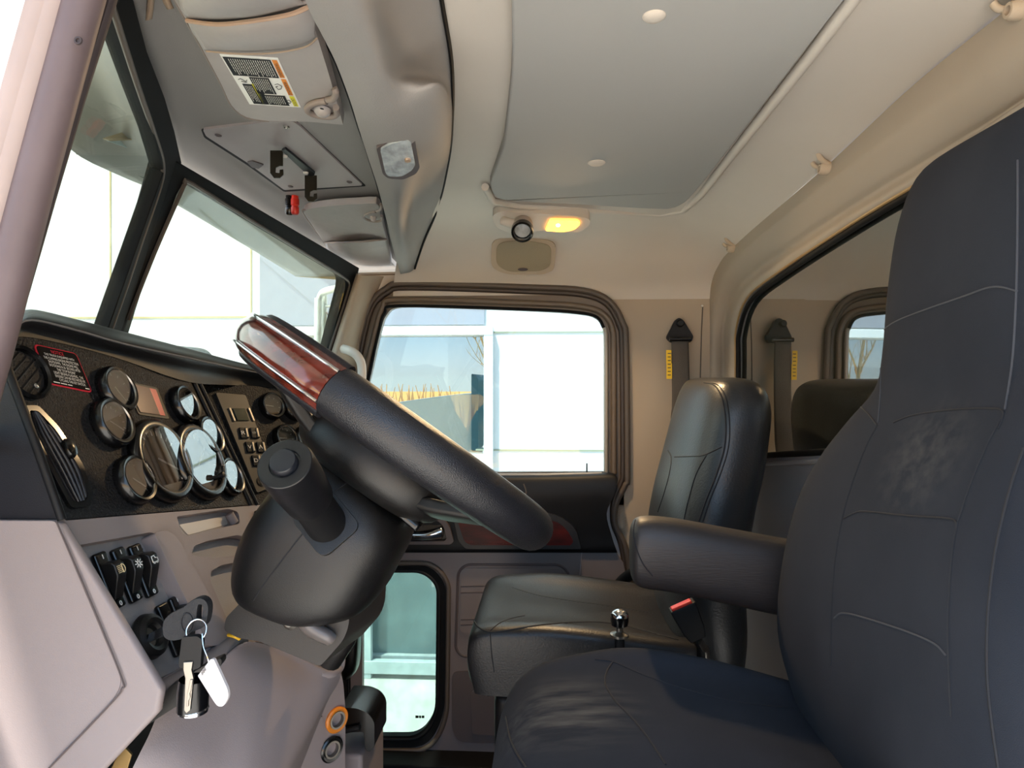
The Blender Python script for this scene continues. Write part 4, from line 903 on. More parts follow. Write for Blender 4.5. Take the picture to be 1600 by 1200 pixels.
# lever boot and knob
kb1, kb0 = P(443,722,.60), P(507,812,.715)
ax = (kb1-kb0).normalized()
boot = []
hit = sb.ray_cast(V(0,0,0), ray(508,815).normalized())
b0 = hit[0] if hit[0] is not None else kb0
nb = hit[1] if hit[0] is not None else ax
if nb.dot(b0) > 0: nb = -nb
nb = (nb*.7+ax*.3).normalized(); bu = (V(.6,0,-.7)-nb*nb.dot(V(.6,0,-.7))).normalized(); bv = nb.cross(bu)
plate('lever_boot', rpoly([b0+bu*a+bv*b for a, b in [(-.030,-.026),(.030,-.026),(.030,.026),(-.030,.026)]], .012, 6), nb, .012, M_blks, col, bev=.005)
lv_ = base_empty('trailer_brake_lever', b0, 'stubby black hand lever with a round push button, pointing from the steering column', 'lever')
L = (kb1-b0).length; ax = (kb1-b0).normalized()
lathe('lever_shaft', b0-ax*.004, ax, [(.022,0),(.0215,.01),(.020,L*.45),(.020,L*.52)], M_blk, lv_, n=36)
lathe('lever_knob', b0+ax*(L*.42), ax, [(.0215,0),(.0245,.003),(.0262,L*.30),(.0262,L*.51),(.0252,L*.555),(.0245,L*.56),(.0145,L*.56),(.0140,L*.545),(.0005,L*.545)], mat('lever_knob_blue_black', (18,18,21), .35, bump=.1), lv_, n=40)
lathe('push_button', b0+ax*(L*.42+L*.535), ax, [(.0125,0),(.0125,.008),(.0115,.0095),(.0005,.010)], mat('lever_button', (26,28,34), .35), lv_, n=32)
# column base shroud and tilt pedal
M_cb = mat('column_base_brown_black', (46,42,39), .55, bump=.2, scale=900)
cbs = plate('column_base', rpoly([P(x, y, .745) for x, y in [(352,966),(392,925),(548,925),(545,978),(537,1000),(500,1042),(404,1002),(372,997),(350,985)]], [.006,.01,.01,.01,.012,.006,.004,.006,.004], 5), (-.1,-1,.1), .12, M_cb, col, bev=.006)
fr = [[P(x, y, Y) for x, y, Y in r] for r in [[(462,955,.745),(468,974,.745),(484,990,.745),(508,1001,.745),(514,1004,.745)],[(470,955,.735),(476,971,.733),(490,984,.733),(511,996,.733),(518,1001,.738)],[(480,955,.742),(486,967,.742),(497,977,.742),(514,988,.742),(524,996,.742)]]]
loft('base_fold', fr, mat('fold_grey', (104,98,96), .35), col, su=4, sv=4, thick=.004)
cbv = bvh(cbs); h_ = cbv.ray_cast(V(0,0,0), ray(453,972).normalized())
if h_[0] is not None: lathe('bolt', h_[0]-ray(453,972).normalized()*.002, (-.1,-1,.1), [(.009,0),(.008,.001),(.005,.004),(.0005,.004)], M_steel, col, n=18)
tube('base_elbow', cru([P(512,968,.86), P(530,975,.85), P(538,990,.85), P(530,1006,.85), P(515,1030,.86)], 5), .017, M_blks, col, n=14)
# yellow wire stub
tube('wire_stub', cru([P(357,992,.765), P(366,994,.76), P(374,998,.765)], 4), .0022, mat('wire_yellow', (214,170,40), .5), dash, n=8)
# ============================================================ SEATS
def wear(nm, o, px, rad, amt):
    """cloth polished pale and shiny by use round one place"""
    m = M_fabric.copy(); m.name = nm; nt = m.node_tree; b = nt.nodes['Principled BSDF']
    h = bvh(o).ray_cast(V(0,0,0), ray(*px).normalized())[0]; loc = h+V(0,0,H)-WL[o.name]
    tc = nt.nodes.new('ShaderNodeTexCoord'); vm = nt.nodes.new('ShaderNodeVectorMath'); vm.operation = 'SUBTRACT'; vm.inputs[1].default_value = loc
    nt.links.new(tc.outputs['Object'], vm.inputs[0]); ln = nt.nodes.new('ShaderNodeVectorMath'); ln.operation = 'LENGTH'; nt.links.new(vm.outputs[0], ln.inputs[0])
    mr = nt.nodes.new('ShaderNodeMapRange'); mr.interpolation_type = 'SMOOTHSTEP'; mr.inputs[1].default_value = rad; mr.inputs[2].default_value = rad*.15; mr.inputs[3].default_value = 0; mr.inputs[4].default_value = 1
    nt.links.new(ln.outputs['Value'], mr.inputs[0])
    mp = nt.nodes.new('ShaderNodeMapping'); mp.inputs['Scale'].default_value = (12, 60, 70); nt.links.new(tc.outputs['Object'], mp.inputs[0])
    nz_ = nt.nodes.new('ShaderNodeTexNoise'); nz_.inputs['Scale'].default_value = 1; nz_.inputs['Detail'].default_value = 5; nt.links.new(mp.outputs[0], nz_.inputs['Vector'])
    r2 = nt.nodes.new('ShaderNodeMapRange'); r2.inputs[1].default_value = .38; r2.inputs[2].default_value = .66; nt.links.new(nz_.outputs['Fac'], r2.inputs[0])
    mu = nt.nodes.new('ShaderNodeMath'); mu.operation = 'MULTIPLY'; nt.links.new(mr.outputs[0], mu.inputs[0]); nt.links.new(r2.outputs[0], mu.inputs[1])
    m3 = nt.nodes.new('ShaderNodeMath'); m3.operation = 'MULTIPLY'; m3.inputs[1].default_value = amt; nt.links.new(mu.outputs[0], m3.inputs[0])
    old = b.inputs['Base Color'].links[0].from_socket; mx = nt.nodes.new('ShaderNodeMix'); mx.data_type = 'RGBA'
    nt.links.new(m3.outputs[0], mx.inputs['Factor']); nt.links.new(old, mx.inputs['A']); mx.inputs['B'].default_value = lin((98,97,94))+(1,)
    nt.links.new(mx.outputs['Result'], b.inputs['Base Color'])
    rr = nt.nodes.new('ShaderNodeMapRange'); rr.inputs[3].default_value = .95; rr.inputs[4].default_value = .5; nt.links.new(m3.outputs[0], rr.inputs[0]); nt.links.new(rr.outputs[0], b.inputs['Roughness'])
    o.data.materials[0] = m
def ring(z, xf, y0, y1, th, e=.62, n=28, lean=0):
    """closed section of a backrest at height z (relative); front at xf"""
    cy, hy = (y0+y1)/2, (y1-y0)/2; cx = xf+th/2; out = []
    for k in range(n):
        t = 2*PIv*k/n; c, s = math.cos(t), math.sin(t)
        x = cx-(th/2)*math.copysign(abs(c)**e, c); y = cy+hy*math.copysign(abs(s)**e, s)
        out.append(V(x, y, z))
    return out
ds = base_empty('driver_seat', V(.2,.70,-1.0), 'large navy grey cloth high-back driver seat nearest the camera', 'seat')
st_ = [(.252,.440,.580,.740,.05),(.245,.420,.555,.775,.08),(.228,.402,.540,.802,.10),(.18,.388,.530,.818,.12),(.11,.380,.526,.826,.125),(.03,.375,.522,.830,.125),(-.01,.370,.515,.845,.13),(-.05,.350,.498,.878,.145),(-.10,.326,.478,.912,.16),(-.16,.305,.458,.936,.17),(-.25,.288,.446,.948,.18),(-.33,.282,.442,.944,.18),(-.40,.296,.444,.932,.18),(-.48,.32,.470,.920,.17),(-.56,.35,.48,.91,.15)]
rows = [ring(z, xf, y0, y1, th, .5) for z, xf, y0, y1, th in st_]
# slight hollow in the middle of the front face
for r, (z, xf, y0, y1, th) in zip(rows, st_):
    for p in r:
        if p.x < xf+th*.3:
            f_ = 1-abs((p.y-(y0+y1)/2)/((y1-y0)/2)); p.x += .012*max(0, min(1, f_*1.6)) if z < 0 else .002*f_
back = loft('backrest', rows, M_fabric, ds, su=2, sv=4, cu=True, caps=True)
bb = bvh(back)
wear('backrest_cloth', back, (1440,715), .085, .22)
SM = [[(1376,520),(1398,503),(1440,486),(1500,465),(1552,448),(1590,455)],[(1590,250),(1590,330),(1588,450),(1582,560),(1570,640)],
 [(1375,540),(1376,600),(1372,660)],[(1340,632),(1356,646),(1370,664)],[(1396,660),(1430,648),(1490,640),(1548,638),(1568,644),(1560,670)],[(1371,664),(1352,700),(1330,760),(1316,810),(1304,880),(1299,960),(1298,1040)],
 [(1318,810),(1340,800),(1362,800),(1420,806),(1480,810),(1494,816),(1494,830)],[(1568,648),(1540,700),(1508,780),(1490,850),(1482,950),(1482,1030),(1486,1120)],[(1303,966),(1318,958),(1360,968),(1420,988),(1460,1006),(1478,1024)]]
for i, s_ in enumerate(SM):
    seam('seam', s_, bb, .0009, M_seam if i in (5,7,6,4,3) else M_seamg, ds, .0005)
seam('edge_piping', [(1600,700),(1580,760),(1562,830),(1550,900),(1543,980),(1543,1060),(1550,1130),(1560,1200)], bb, .0012, M_seam, ds, .0)
# cushion: sections along x, front to back
cr_ = []
for x, zt, w_, b_ in [(-.085,-.50,.19,.0),(-.082,-.455,.215,.0),(-.066,-.415,.23,.0),(-.035,-.388,.235,.002),(.02,-.379,.24,.010),(.10,-.377,.243,.018),(.20,-.390,.243,.018),(.30,-.412,.24,.016),(.38,-.43,.235,.014)]:
    x += .014
    cy = .715; r = []
    for u in [-1,-1,-.97,-.82,-.66,-.4,0,.4,.66,.82,.97,1,1]:
        a = abs(u); z = zt
        if a > .6: z = zt+b_*math.sin(min(1,(a-.6)/.28)*PIv/2)
        if a > .9: z -= .025
        if a == 1: z -= .03
        r.append(V(x, cy+w_*u, z))
    r[0] = V(x+.01, cy-w_*.97, min(zt-.12,-.52)); r[-1] = V(x+.01, cy+w_*.97, min(zt-.12,-.52))
    cr_.append(r)
bot = [V(p.x+.02, p.y, -.56) for p in cr_[0]]
cr_.insert(0, bot)
cush = loft('seat_cushion', cr_, M_fabric, ds, su=4, sv=4)
wear('seat_cushion_cloth', cush, (885,1112), .11, .5)
cbv2 = bvh(cush)
for s_ in [[(958,1034),(948,1050),(946,1070),(962,1096),(985,1120),(1010,1150),(1040,1195)],[(930,1030),(958,1034),(1010,1056),(1080,1080),(1160,1098),(1240,1106)],[(790,1120),(796,1150),(806,1175),(822,1200)]]:
    seam('seam', s_, cbv2, .0012, M_seam, ds, .0003)
# seat base
box('seat_base', V(.17,.71,-.72), V(1,0,0), V(0,1,0), V(0,0,1), .38, .34, .34, M_blk, ds, .03)
box('seat_plinth', V(.17,.71,-1.0), V(1,0,0), V(0,1,0), V(0,0,1), .42, .38, .20, M_blk, ds, .02)
# armrest
ar = []
for (x, zt, zb, w_) in [(.118,-.235,-.272,.014),(.121,-.212,-.292,.030),(.135,-.200,-.302,.036),(.18,-.202,-.308,.038),(.25,-.214,-.322,.038),(.33,-.228,-.338,.038),(.41,-.240,-.350,.036)]:
    c = V(x, 1.0, (zt+zb)/2); h2 = (zt-zb)/2
    ar.append([c+V(0,1,0)*(w_*math.copysign(abs(math.cos(t))**.7, math.cos(t)))+V(0,0,1)*(h2*math.copysign(abs(math.sin(t))**.7, math.sin(t))) for t in [2*PIv*k/18 for k in range(18)]])
arm_ = loft('armrest', ar, M_arm, ds, su=2, sv=5, cu=True, caps=True)
seam('armrest_seam', [(993,812),(990,830),(994,855),(1004,880),(1020,900)], bvh(arm_), .001, M_seam, ds, .0002)
# passenger seat
ps = base_empty('passenger_seat', V(.15,1.47,-1.0), 'black vinyl passenger seat with a rounded backrest beside the far door', 'seat')
sp2 = [(.008,.335,1.36,1.60,.04),(.002,.315,1.31,1.65,.09),(-.018,.300,1.285,1.675,.13),(-.06,.285,1.27,1.69,.155),(-.12,.270,1.265,1.70,.165),(-.18,.255,1.26,1.705,.17),(-.25,.238,1.255,1.71,.17),(-.33,.225,1.25,1.715,.17),(-.42,.225,1.25,1.715,.165),(-.50,.24,1.25,1.71,.15),(-.58,.26,1.26,1.70,.12)]
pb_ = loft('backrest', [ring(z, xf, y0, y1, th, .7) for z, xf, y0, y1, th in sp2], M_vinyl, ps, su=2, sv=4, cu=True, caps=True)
pbv = bvh(pb_)
for s_, r_ in [([(1100,598),(1116,602),(1128,622),(1134,660),(1132,700),(1120,740),(1104,780),(1092,815)],.0016),([(1106,598),(1122,602),(1134,622),(1140,660),(1138,700),(1126,740),(1110,780),(1098,815)],.0012),([(1044,704),(1049,716),(1046,740),(1038,770),(1028,800)],.0013),([(1054,714),(1080,713),(1100,711),(1128,698)],.0012),([(1104,711),(1088,740),(1076,780),(1068,815)],.0012),([(1012,893),(1018,920),(1026,945)],.0012),([(1068,905),(1072,930)],.0012)]:
    seam('seam', s_, pbv, r_, M_seam, ps, .0002)
cc = []
for x, zt, w_, b_ in [(-.150,-.545,.18,0),(-.156,-.50,.205,0),(-.150,-.478,.215,0),(-.125,-.468,.222,.004),(-.07,-.474,.225,.014),(.0,-.480,.228,.022),(.10,-.490,.228,.024),(.20,-.50,.225,.022),(.27,-.505,.22,.02)]:
    cy = 1.435; w_ *= .84; r = []
    for u in [-1,-1,-.97,-.82,-.62,-.35,0,.35,.62,.82,.97,1,1]:
        a = abs(u); z = zt
        if a > .55: z = zt+b_*math.sin(min(1,(a-.55)/.3)*PIv/2)
        if a > .9: z -= .006
        if a == 1: z -= .030
        r.append(V(x, cy+w_*u, z))
    for i_ in (0, -1): r[i_] = V(x+.012, cy+w_*.97*(1 if i_ else -1), -.59)
    cc.append(r)
cc.insert(0, [V(p.x+.03, p.y, -.605) for p in cc[0]])
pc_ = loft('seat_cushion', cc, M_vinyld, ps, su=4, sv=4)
pcv = bvh(pc_)
for s_, r_ in [([(738,966),(748,980),(765,987),(790,985),(850,976),(920,972),(960,975),(1000,984),(1060,1000)],.0016),([(766,990),(768,1020),(772,1050)],.001),([(765,986),(780,974),(800,966),(820,962)],.001),([(800,918),(840,930),(900,940),(960,948),(1020,958)],.001)]:
    seam('seam', s_, pcv, r_, M_seam, ps, .0002)
box('seat_base', V(.06,1.48,-.85), V(1,0,0), V(0,1,0), V(0,0,1), .34, .36, .48, M_blk, ps, .02)
tube('hinge_arm', cru([P(962,920,1.72), P(975,905,1.71), P(990,896,1.69), P(1010,892,1.66)], 5), .014, M_blk, ps, n=12, flat=.5)
# height knob beside the driver seat
kx = 968; kY = 1.16
kbp = P(968,1000,kY)
hk = base_empty('seat_adjust_knob', P(968,1030,kY), 'small chrome topped knob on a black stalk standing between the two seats', 'knob')
lathe('stalk', P(968,1040,kY)+V(0,0,-.60), (0,0,1), [(.0085,0),(.0085,.655),(.0005,.055)], M_blk, hk, n=20)
lathe('collar', P(968,994,kY), (0,0,1), [(.006,-.002),(.016,0),(.016,.004),(.008,.007),(.006,.009),(.006,.022),(.0005,.022)], M_steel, hk, n=24)
lathe('knob', P(968,981,kY), (0,0,1), [(.006,0),(.014,.005),(.0155,.012),(.0155,.020)], M_gloss, hk, n=28)
lathe('knob_cap', P(968,981,kY)+V(0,0,.020), (0,0,1), [(.0155,0),(.015,.004),(.011,.009),(.005,.0115),(.0005,.012)], M_chrome, hk, n=28)
# buckle
bk = base_empty('seat_belt_buckle', P(1085,1000,1.20), 'black seat belt buckle with a red release button between the seats', 'belt buckle')
d_ = (P(1066,945,1.20)-P(1092,1000,1.20)).normalized(); sd = V(d_.z,0,-d_.x).normalized(); 
rows = []
for t, w_, th in [(0,.014,.010),(.02,.020,.013),(.05,.023,.014),(.066,.024,.014)]:
    c = P(1090,998,1.20)+d_*t
    rows.append([c+sd*w_+V(0,th,0), c+sd*w_-V(0,th,0), c-sd*w_-V(0,th,0), c-sd*w_+V(0,th,0)])
grid(MB(), rows, cu=True, caps=True, smooth=False).build('buckle_body', M_blk, bk, bev=.003)
c = P(1090,998,1.20)+d_*.066
box('release_button', c+V(0,-.004,0)-sd*.001, sd, V(0,1,0), d_, .038, .016, .008, M_redp, bk, .002)
tube('buckle_stalk', cru([P(1094,1002,1.20), P(1100,1012,1.21), P(1106,1030,1.22), P(1106,1030,1.22)+V(0,0,-.15), P(1106,1030,1.22)+V(0,0,-.62)], 4), .007, M_steel, bk, n=10, flat=.4)
# shoulder belt
sbt = base_empty('seat_belt', P(1062,700,1.86), 'dark shoulder belt with a triangular anchor and yellow tag on the passenger side wall', 'seat belt')
plate('belt_anchor', rpoly([P(x, y, 1.868) for x, y in [(1061,496),(1068,500),(1084,526),(1080,535),(1048,535),(1041,528),(1055,500)]], .006, 4), (0,-1,0), .014, M_blk, sbt, bev=.003)
lathe('anchor_bolt', P(1063,505,1.853), (0,-1,0), [(.0105,0),(.010,.006),(.007,.009),(.0005,.009)], M_blk, sbt, n=20)
tube('anchor_bar', [P(1046,530,1.851), P(1080,530,1.851)], .006, M_gloss, sbt, n=12)
rows = [[P(x0, y, Y), P((x0+x1)/2, y, Y-.002), P(x1, y, Y)] for x0, x1, y, Y in [(1049,1076,532,1.852),(1049,1077,570,1.85),(1050,1078,620,1.845),(1048,1079,690,1.835),(1048,1079,760,1.82),(1048,1079,1000,1.86),(1048,1079,1225,1.87)]]
loft('webbing', rows, mat('belt_webbing', (78,72,66), .75, bump=.6, scale=(800,800,200)), sbt, su=3, sv=4, thick=.002)
rows = [[P(x0, y, 1.856), P(x1, y, 1.856)] for x0, x1, y in [(1043,1050,640),(1046,1053,700)]]
tube('belt_edge', cru([P(1051,640,1.85), P(1049,665,1.86), P(1048,700,1.86)], 3), .003, M_blk, sbt, n=6)
mb = MB(); tq = quad(P(1041,547,1.846), P(1050,547,1.846), P(1050,592,1.846), P(1041,592,1.846))
tg_ = [(0,0),(.9,0),(.9,.10),(.7,.12),(.9,.14),(.9,.45),(1,.47),(1,1),(.05,1),(.05,.45),(0,.43)]
add_plate(mb, [tq(*a) for a in tg_], (0,-1,0), .0012, mi=0)
for k in range(7):
    a = tq(.25, .1+k*.125)+V(0,-.0003,0); b = tq(.8, .1+k*.125+.03)+V(0,-.0003,0); mb.add([V(a.x,a.y,a.z), V(b.x,a.y,a.z), V(b.x,a.y,b.z), V(a.x,a.y,b.z)], [(0,3,2,1)], 1, False)
mb.build('belt_tag', [M_yell if 0 else mat('tag_yellow', (232,190,30), .5), M_ink], sbt)
# ============================================================ KEYS
kz = .600
ik = base_empty('ignition_key', D1(240,990,.012), 'black rubber headed key standing in the ignition switch', 'key')
kk = lambda x, y, o: P(x, y, o)
b0_, b1_ = D1(232,998,.004), P(258,985,.585)
kd = (b1_-b0_).normalized(); kn = V(0,0,1).cross(kd).normalized(); kn = kn if kn.y < 0 else -kn; kvv = kn.cross(kd)
box('key_blade', (b0_+b1_)/2, kd, kn, kvv, (b1_-b0_).length, .0025, .0085, M_chrome, ik, .0006)
hp = [(254,985),(256,970),(268,958),(285,950),(300,938),(314,935),(323,942),(325,955),(321,975),(312,983),(298,988),(285,998),(268,1001),(257,996)]
hh = [(309,946),(315,945),(317,952),(315,966),(308,970),(307,962)]
plate('key_head', cru([P(x, y, .580) for x, y in hp], 3, True), (0,-1,0), .009, M_keyhd, ik, holes=[cru([P(x, y, .580) for x, y in hh], 3, True)], bev=.0025)
mb = MB()
kc = P(292,973,.5795); add_tube(mb, [kc+V(.0052*math.cos(a), 0, .0085*math.sin(a)) for a in [2*PIv*k/24 for k in range(24)]], .0005, 6, closed=True)
mb.build('raised_oval', M_keyhd, ik)
kr_ = P(307,985,.574)
tube('key_ring', [kr_+V(.0090*math.cos(a), .0035*math.sin(a*1.0), .0085*math.sin(a)) for a in [2*PIv*k/40 for k in range(40)]], .0008, M_chrome, n=8, closed=True, ref=V(0,1,0), label='thin silver split ring hanging from the ignition key', cat='key ring')
k2 = base_empty('spare_key', P(303,1000,.570), 'second key with a square black head hanging from the ring, blade down', 'key')
plate('key_head', rpoly([P(x, y, .568) for x, y in [(284,996),(308,994),(316,1000),(313,1043),(306,1046),(280,1044),(279,1036)]], .002, 3), (.1,-1,0), .006, M_blk, k2, bev=.001)
plate('key_shank', [P(x, y, .5665) for x, y in [(286,1035),(301,1034),(299,1047),(302,1060),(297,1110),(291,1115),(287,1110),(289,1060),(286,1047)]], (.1,-1,0), .003, M_steel, k2, bev=.0006)
plate('key_cuts', [P(x, y, .5655) for x, y in [(297,1062),(301,1062),(298,1080),(296,1084),(297,1090),(294,1096),(294,1104),(291,1104),(292,1085)]], (.1,-1,0), .002, M_steel, k2, bev=.0003)
k3 = base_empty('small_lock_barrel', P(300,1100,.59), 'dark lock barrel with a metal rim hanging behind the spare key', 'lock')
lathe('barrel', P(303,1060,.59), (-.05,0,-1), [(.0125,0),(.0135,.01),(.0135,.028),(.012,.030)], M_gloss, k3, n=28)
lathe('barrel_rim', P(302,1106,.59), (-.05,0,-1), [(.0125,-.002),(.0135,0),(.0130,.003),(.008,.006),(.0005,.008)], M_chrome, k3, n=28)
tg = base_empty('key_tag', P(330,1060,.57), 'white plastic key tag with small printing hanging from the ring', 'key tag')
tp = [(309,1056),(329,1030),(334,1030),(356,1078),(357,1090),(349,1104),(340,1104),(334,1096)]
plate('tag_body', rpoly([P(x, y, .566) for x, y in tp], [.001,.001,.001,.006,.006,.006,.004,.002], 4), (-.1,-1,0), .003, mat('tag_white_plastic', (205,200,200), .5), tg, bev=.0008)
mb = MB(); tf = quad(P(321,1043,.5655), P(325,1040,.5655), P(335,1068,.5655), P(331,1071,.5655))
for a, L_ in ((0,1),(-4,.85),(-8,.7)):
    f = lambda u, v, a=a: P(320+a*.55+u*11+v*(-3), 1042-a*.9+u*26-(-v)*2, .5640)
    for v0 in (0, .22, .5, .74):
        if v0 < L_: mb.add([f(0,v0), f(.2,v0), f(.2,v0+.16), f(0,v0+.16)], [(0,3,2,1)], 0, False)
mb.build('tag_print', M_ink, tg)
tube('tag_wire', cru([P(316,990,.570), P(318,1010,.567), P(324,1026,.5655), P(326,1034,.5655)], 4), .0006, M_chrome, tg, n=6)
# ============================================================ OUTSIDE
def stuffplate(nm, pts, n, th, m, **t): return plate(nm, pts, n, th, m, **t)
GZ = -2.3
g = plate('ground', [V(-60,-60,GZ), V(60,-60,GZ), V(60,60,GZ), V(-60,60,GZ)], (0,0,1), .1, mat('concrete_yard', (200,194,184), .8, var=.08, vscale=.5), kind='structure')
plate('field', [V(-80,-14,GZ+.02), V(80,-14,GZ+.02), V(80,-140,GZ+.02), V(-80,-140,GZ+.02)], (0,0,1), .02, mat('dry_grass_field', (240,178,66), .9, var=.15, vscale=.8), kind='structure')
YB = 5.2
bld = base_empty('building', V(-3, YB, GZ), 'white metal clad building with tall windows standing beside the truck', 'building')
BP = lambda x, y, o=0: P(x, y, YB-o)
M_bw = mat('white_cladding', (176,180,180), .5); M_bg = mat('lavender_grey_cladding', (122,124,132), .5); M_fr = mat('window_trim_white', (190,196,196), .4)
XL, XR, ZT = -16, 12, 4.2
wins = [(-.86-.0, 0, 0)]
wx0, wx1 = BP(410,0).x, BP(757,0).x; wz1, wz0 = BP(0,528).z, BP(0,706).z
lz1, lz0 = BP(0,738).z, GZ+.15
def rc(x0, x1, z0, z1, Y): return [V(x0,Y,z0), V(x1,Y,z0), V(x1,Y,z1), V(x0,Y,z1)]
plate('wall_cladding', rc(XL, XR, GZ, ZT, YB), (0,-1,0), .15, M_bw, bld, holes=[rc(wx0, wx1, wz0, wz1, YB), rc(wx0, wx1, lz0, lz1, YB)])
plate('grey_panel', rc(BP(407,0).x, BP(757,0).x, BP(0,511).z, BP(0,340).z, YB-.02), (0,-1,0), .02, M_bg, bld)
# reflective upper glass
mg = bpy.data.materials.new('mirror_window_glass'); mg.use_nodes = True; b_ = mg.node_tree.nodes['Principled BSDF']
b_.inputs['Base Color'].default_value = (.02,.05,.06,1); b_.inputs['Roughness'].default_value = .01; b_.inputs['Specular IOR Level'].default_value = 1.0; b_.inputs['Metallic'].default_value = .0
b_.inputs['IOR'].default_value = 2.2
wn1 = plate('window', rc(wx0, wx1, wz0, wz1, YB+.05), (0,-1,0), .03, mg, bld)
wn2 = plate('window', rc(wx0, wx1, lz0, lz1, YB+.05), (0,-1,0), .03, mat('teal_window_glass', (98,116,118), .15, spec=.8), bld)
BO = [0]
def bar(x0, x1, z0, z1, par, nm='window_trim'): BO[0] += .006; box(nm, V((x0+x1)/2, YB-.03-BO[0], (z0+z1)/2), V(1,0,0), V(0,1,0), V(0,0,1), abs(x1-x0), .06, abs(z1-z0), M_fr, par, .005)
bar(wx1, BP(771,0).x, BP(0,516).z, GZ, bld); bar(wx0-.1, BP(771,0).x, BP(0,527).z, BP(0,514).z, bld); bar(wx0-.1, BP(771,0).x, BP(0,706).z, BP(0,738).z, wn2)
bar(BP(560,0).x, BP(583,0).x, lz1, GZ, wn2); bar(wx0, wx1, BP(0,1012).z, BP(0,1031).z, wn2)
for y in (518, 705): box('cladding_joint', BP(1100,y), V(1,0,0), V(0,1,0), V(0,0,1), 3.5, .012, .012, mat('joint_grey_green', (118,124,104), .6), bld, 0)  # grey-green joint strips across the cladding
for y in (497,): box('cladding_joint', BP(80,y), V(1,0,0), V(0,1,0), V(0,0,1), 5.0, .012, .014, mat('joint_cream', (150,140,100), .6), bld, 0)
for x in (172, 392): box('cladding_joint', V(BP(x,0).x, YB, .5), V(1,0,0), V(0,1,0), V(0,0,1), .012, .012, 6, mat('joint_cream', (150,140,100), .6), bld, 0)
# exterior visor above the windshield
xv = base_empty('exterior_sun_visor', V(-.62,1.1,.36), 'grey painted sun visor over the outside of the windshield', 'exterior visor')
a0 = P(266,316,1.22); b1 = P(462,432,1.86); c1 = P(541,438,1.82); d1 = P(282,278,1.10)
vm = [[P(274,262,1.06), P(340,298,1.2), P(440,362,1.5), P(545,430,1.83)], [P(272,290,1.15), P(335,330,1.32), P(430,385,1.6), P(524,434,1.86)],[P(262,312,1.22), P(330,352,1.40), P(410,400,1.68), P(462,432,1.9)]]
loft('visor_panel', vm, M_steelg, xv, su=4, sv=4, thick=.004)
plate('visor_end', [P(462,432,1.9), P(541,438,1.83), P(545,430,1.83), P(500,425,1.88)], (.3,-1,0), .004, mat('visor_end_tan', (176,160,126), .5), xv)
vn = [[P(262,262,1.06), P(236,190,.86), P(190,60,.66), P(176,-60,.54)],[P(256,285,1.14), P(205,215,.95), P(160,100,.80), P(140,-30,.70)],[P(258,300,1.2), P(180,268,1.06), P(107,228,.92), P(60,140,.86)]]
loft('visor_panel', vn, M_steelg, xv, su=4, sv=4, thick=.004)
plate('tan_bracket', [P(160,216,.90), P(240,192,.98), P(245,216,1.0), P(170,219,.90)], (.3,-1,0), .004, mat('visor_end_tan', (176,160,126), .5), xv)
plate('blue_lip', [P(166,219,.93), P(246,218,1.02), P(254,250,1.06)], (.3,-1,0), .004, mat('visor_blue_grey', (168,190,196), .5), xv)
plate('dark_lip', [P(118,240,.97), P(170,232,1.0), P(252,276,1.14), P(252,292,1.14), P(190,262,1.05)], (.3,-1,0), .004, mat('visor_lip_dark', (104,112,112), .5), xv)
# far mirror on its bracket
mr = base_empty('side_mirror', P(515,520,2.15), 'chrome side mirror arm outside the far corner of the windshield', 'mirror')
M_mir = mat('mirror_arm_silver', (196,200,190), .3, metal=.6)
tube('mirror_arm', cru([P(543,449,2.1), P(520,452,2.12), P(504,458,2.14), P(499,470,2.15)], 5), .012, M_mir, mr, n=12)
rows = [[P(x, y, 2.16) for x in (494,497,506,510)] for y in (462,500,560,640)]
tube('mirror_post', [P(498,466,2.15), P(497,560,2.15), P(496,660,2.15)], .014, M_mir, mr, n=12)
tube('mirror_post', [P(508,462,2.17), P(508,560,2.17), P(507,660,2.17)], .007, M_mir, mr, n=12)
tube('mirror_brace', cru([P(510,478,2.15), P(526,478,2.13), P(540,475,2.1)], 4), .005, M_mir, mr, n=8)
tube('mirror_wire', cru([P(510,488,2.15), P(518,498,2.14), P(524,496,2.12), P(523,490,2.12), P(524,502,2.12)], 4), .0025, M_rubbg, mr, n=8)
plate('cowl', rpoly([V(-1.02,1.86,-.9), V(-.93,1.86,-.9), V(-.93,1.86,.02), V(-.97,1.86,.09), V(-1.02,1.86,.10)], .02), (0,1,0), 1.5, M_blk, kind='structure')
hr = []
for x, zt, w_ in [(-2.7,-.55,.50),(-2.6,-.38,.56),(-1.8,-.24,.64),(-1.1,-.16,.68),(-1.03,-.16,.68)]:
    hr.append([V(x, 1.05-w_, GZ+.6), V(x, 1.05-w_, zt-.14), V(x, 1.05-w_*.9, zt-.03), V(x, 1.05, zt), V(x, 1.05+w_*.9, zt-.03), V(x, 1.05+w_, zt-.14), V(x, 1.05+w_, GZ+.6)])
loft('truck_hood', hr, M_hood, su=4, sv=3, label='cream truck hood ahead of the windshield, mirrored in the building window', cat='hood')
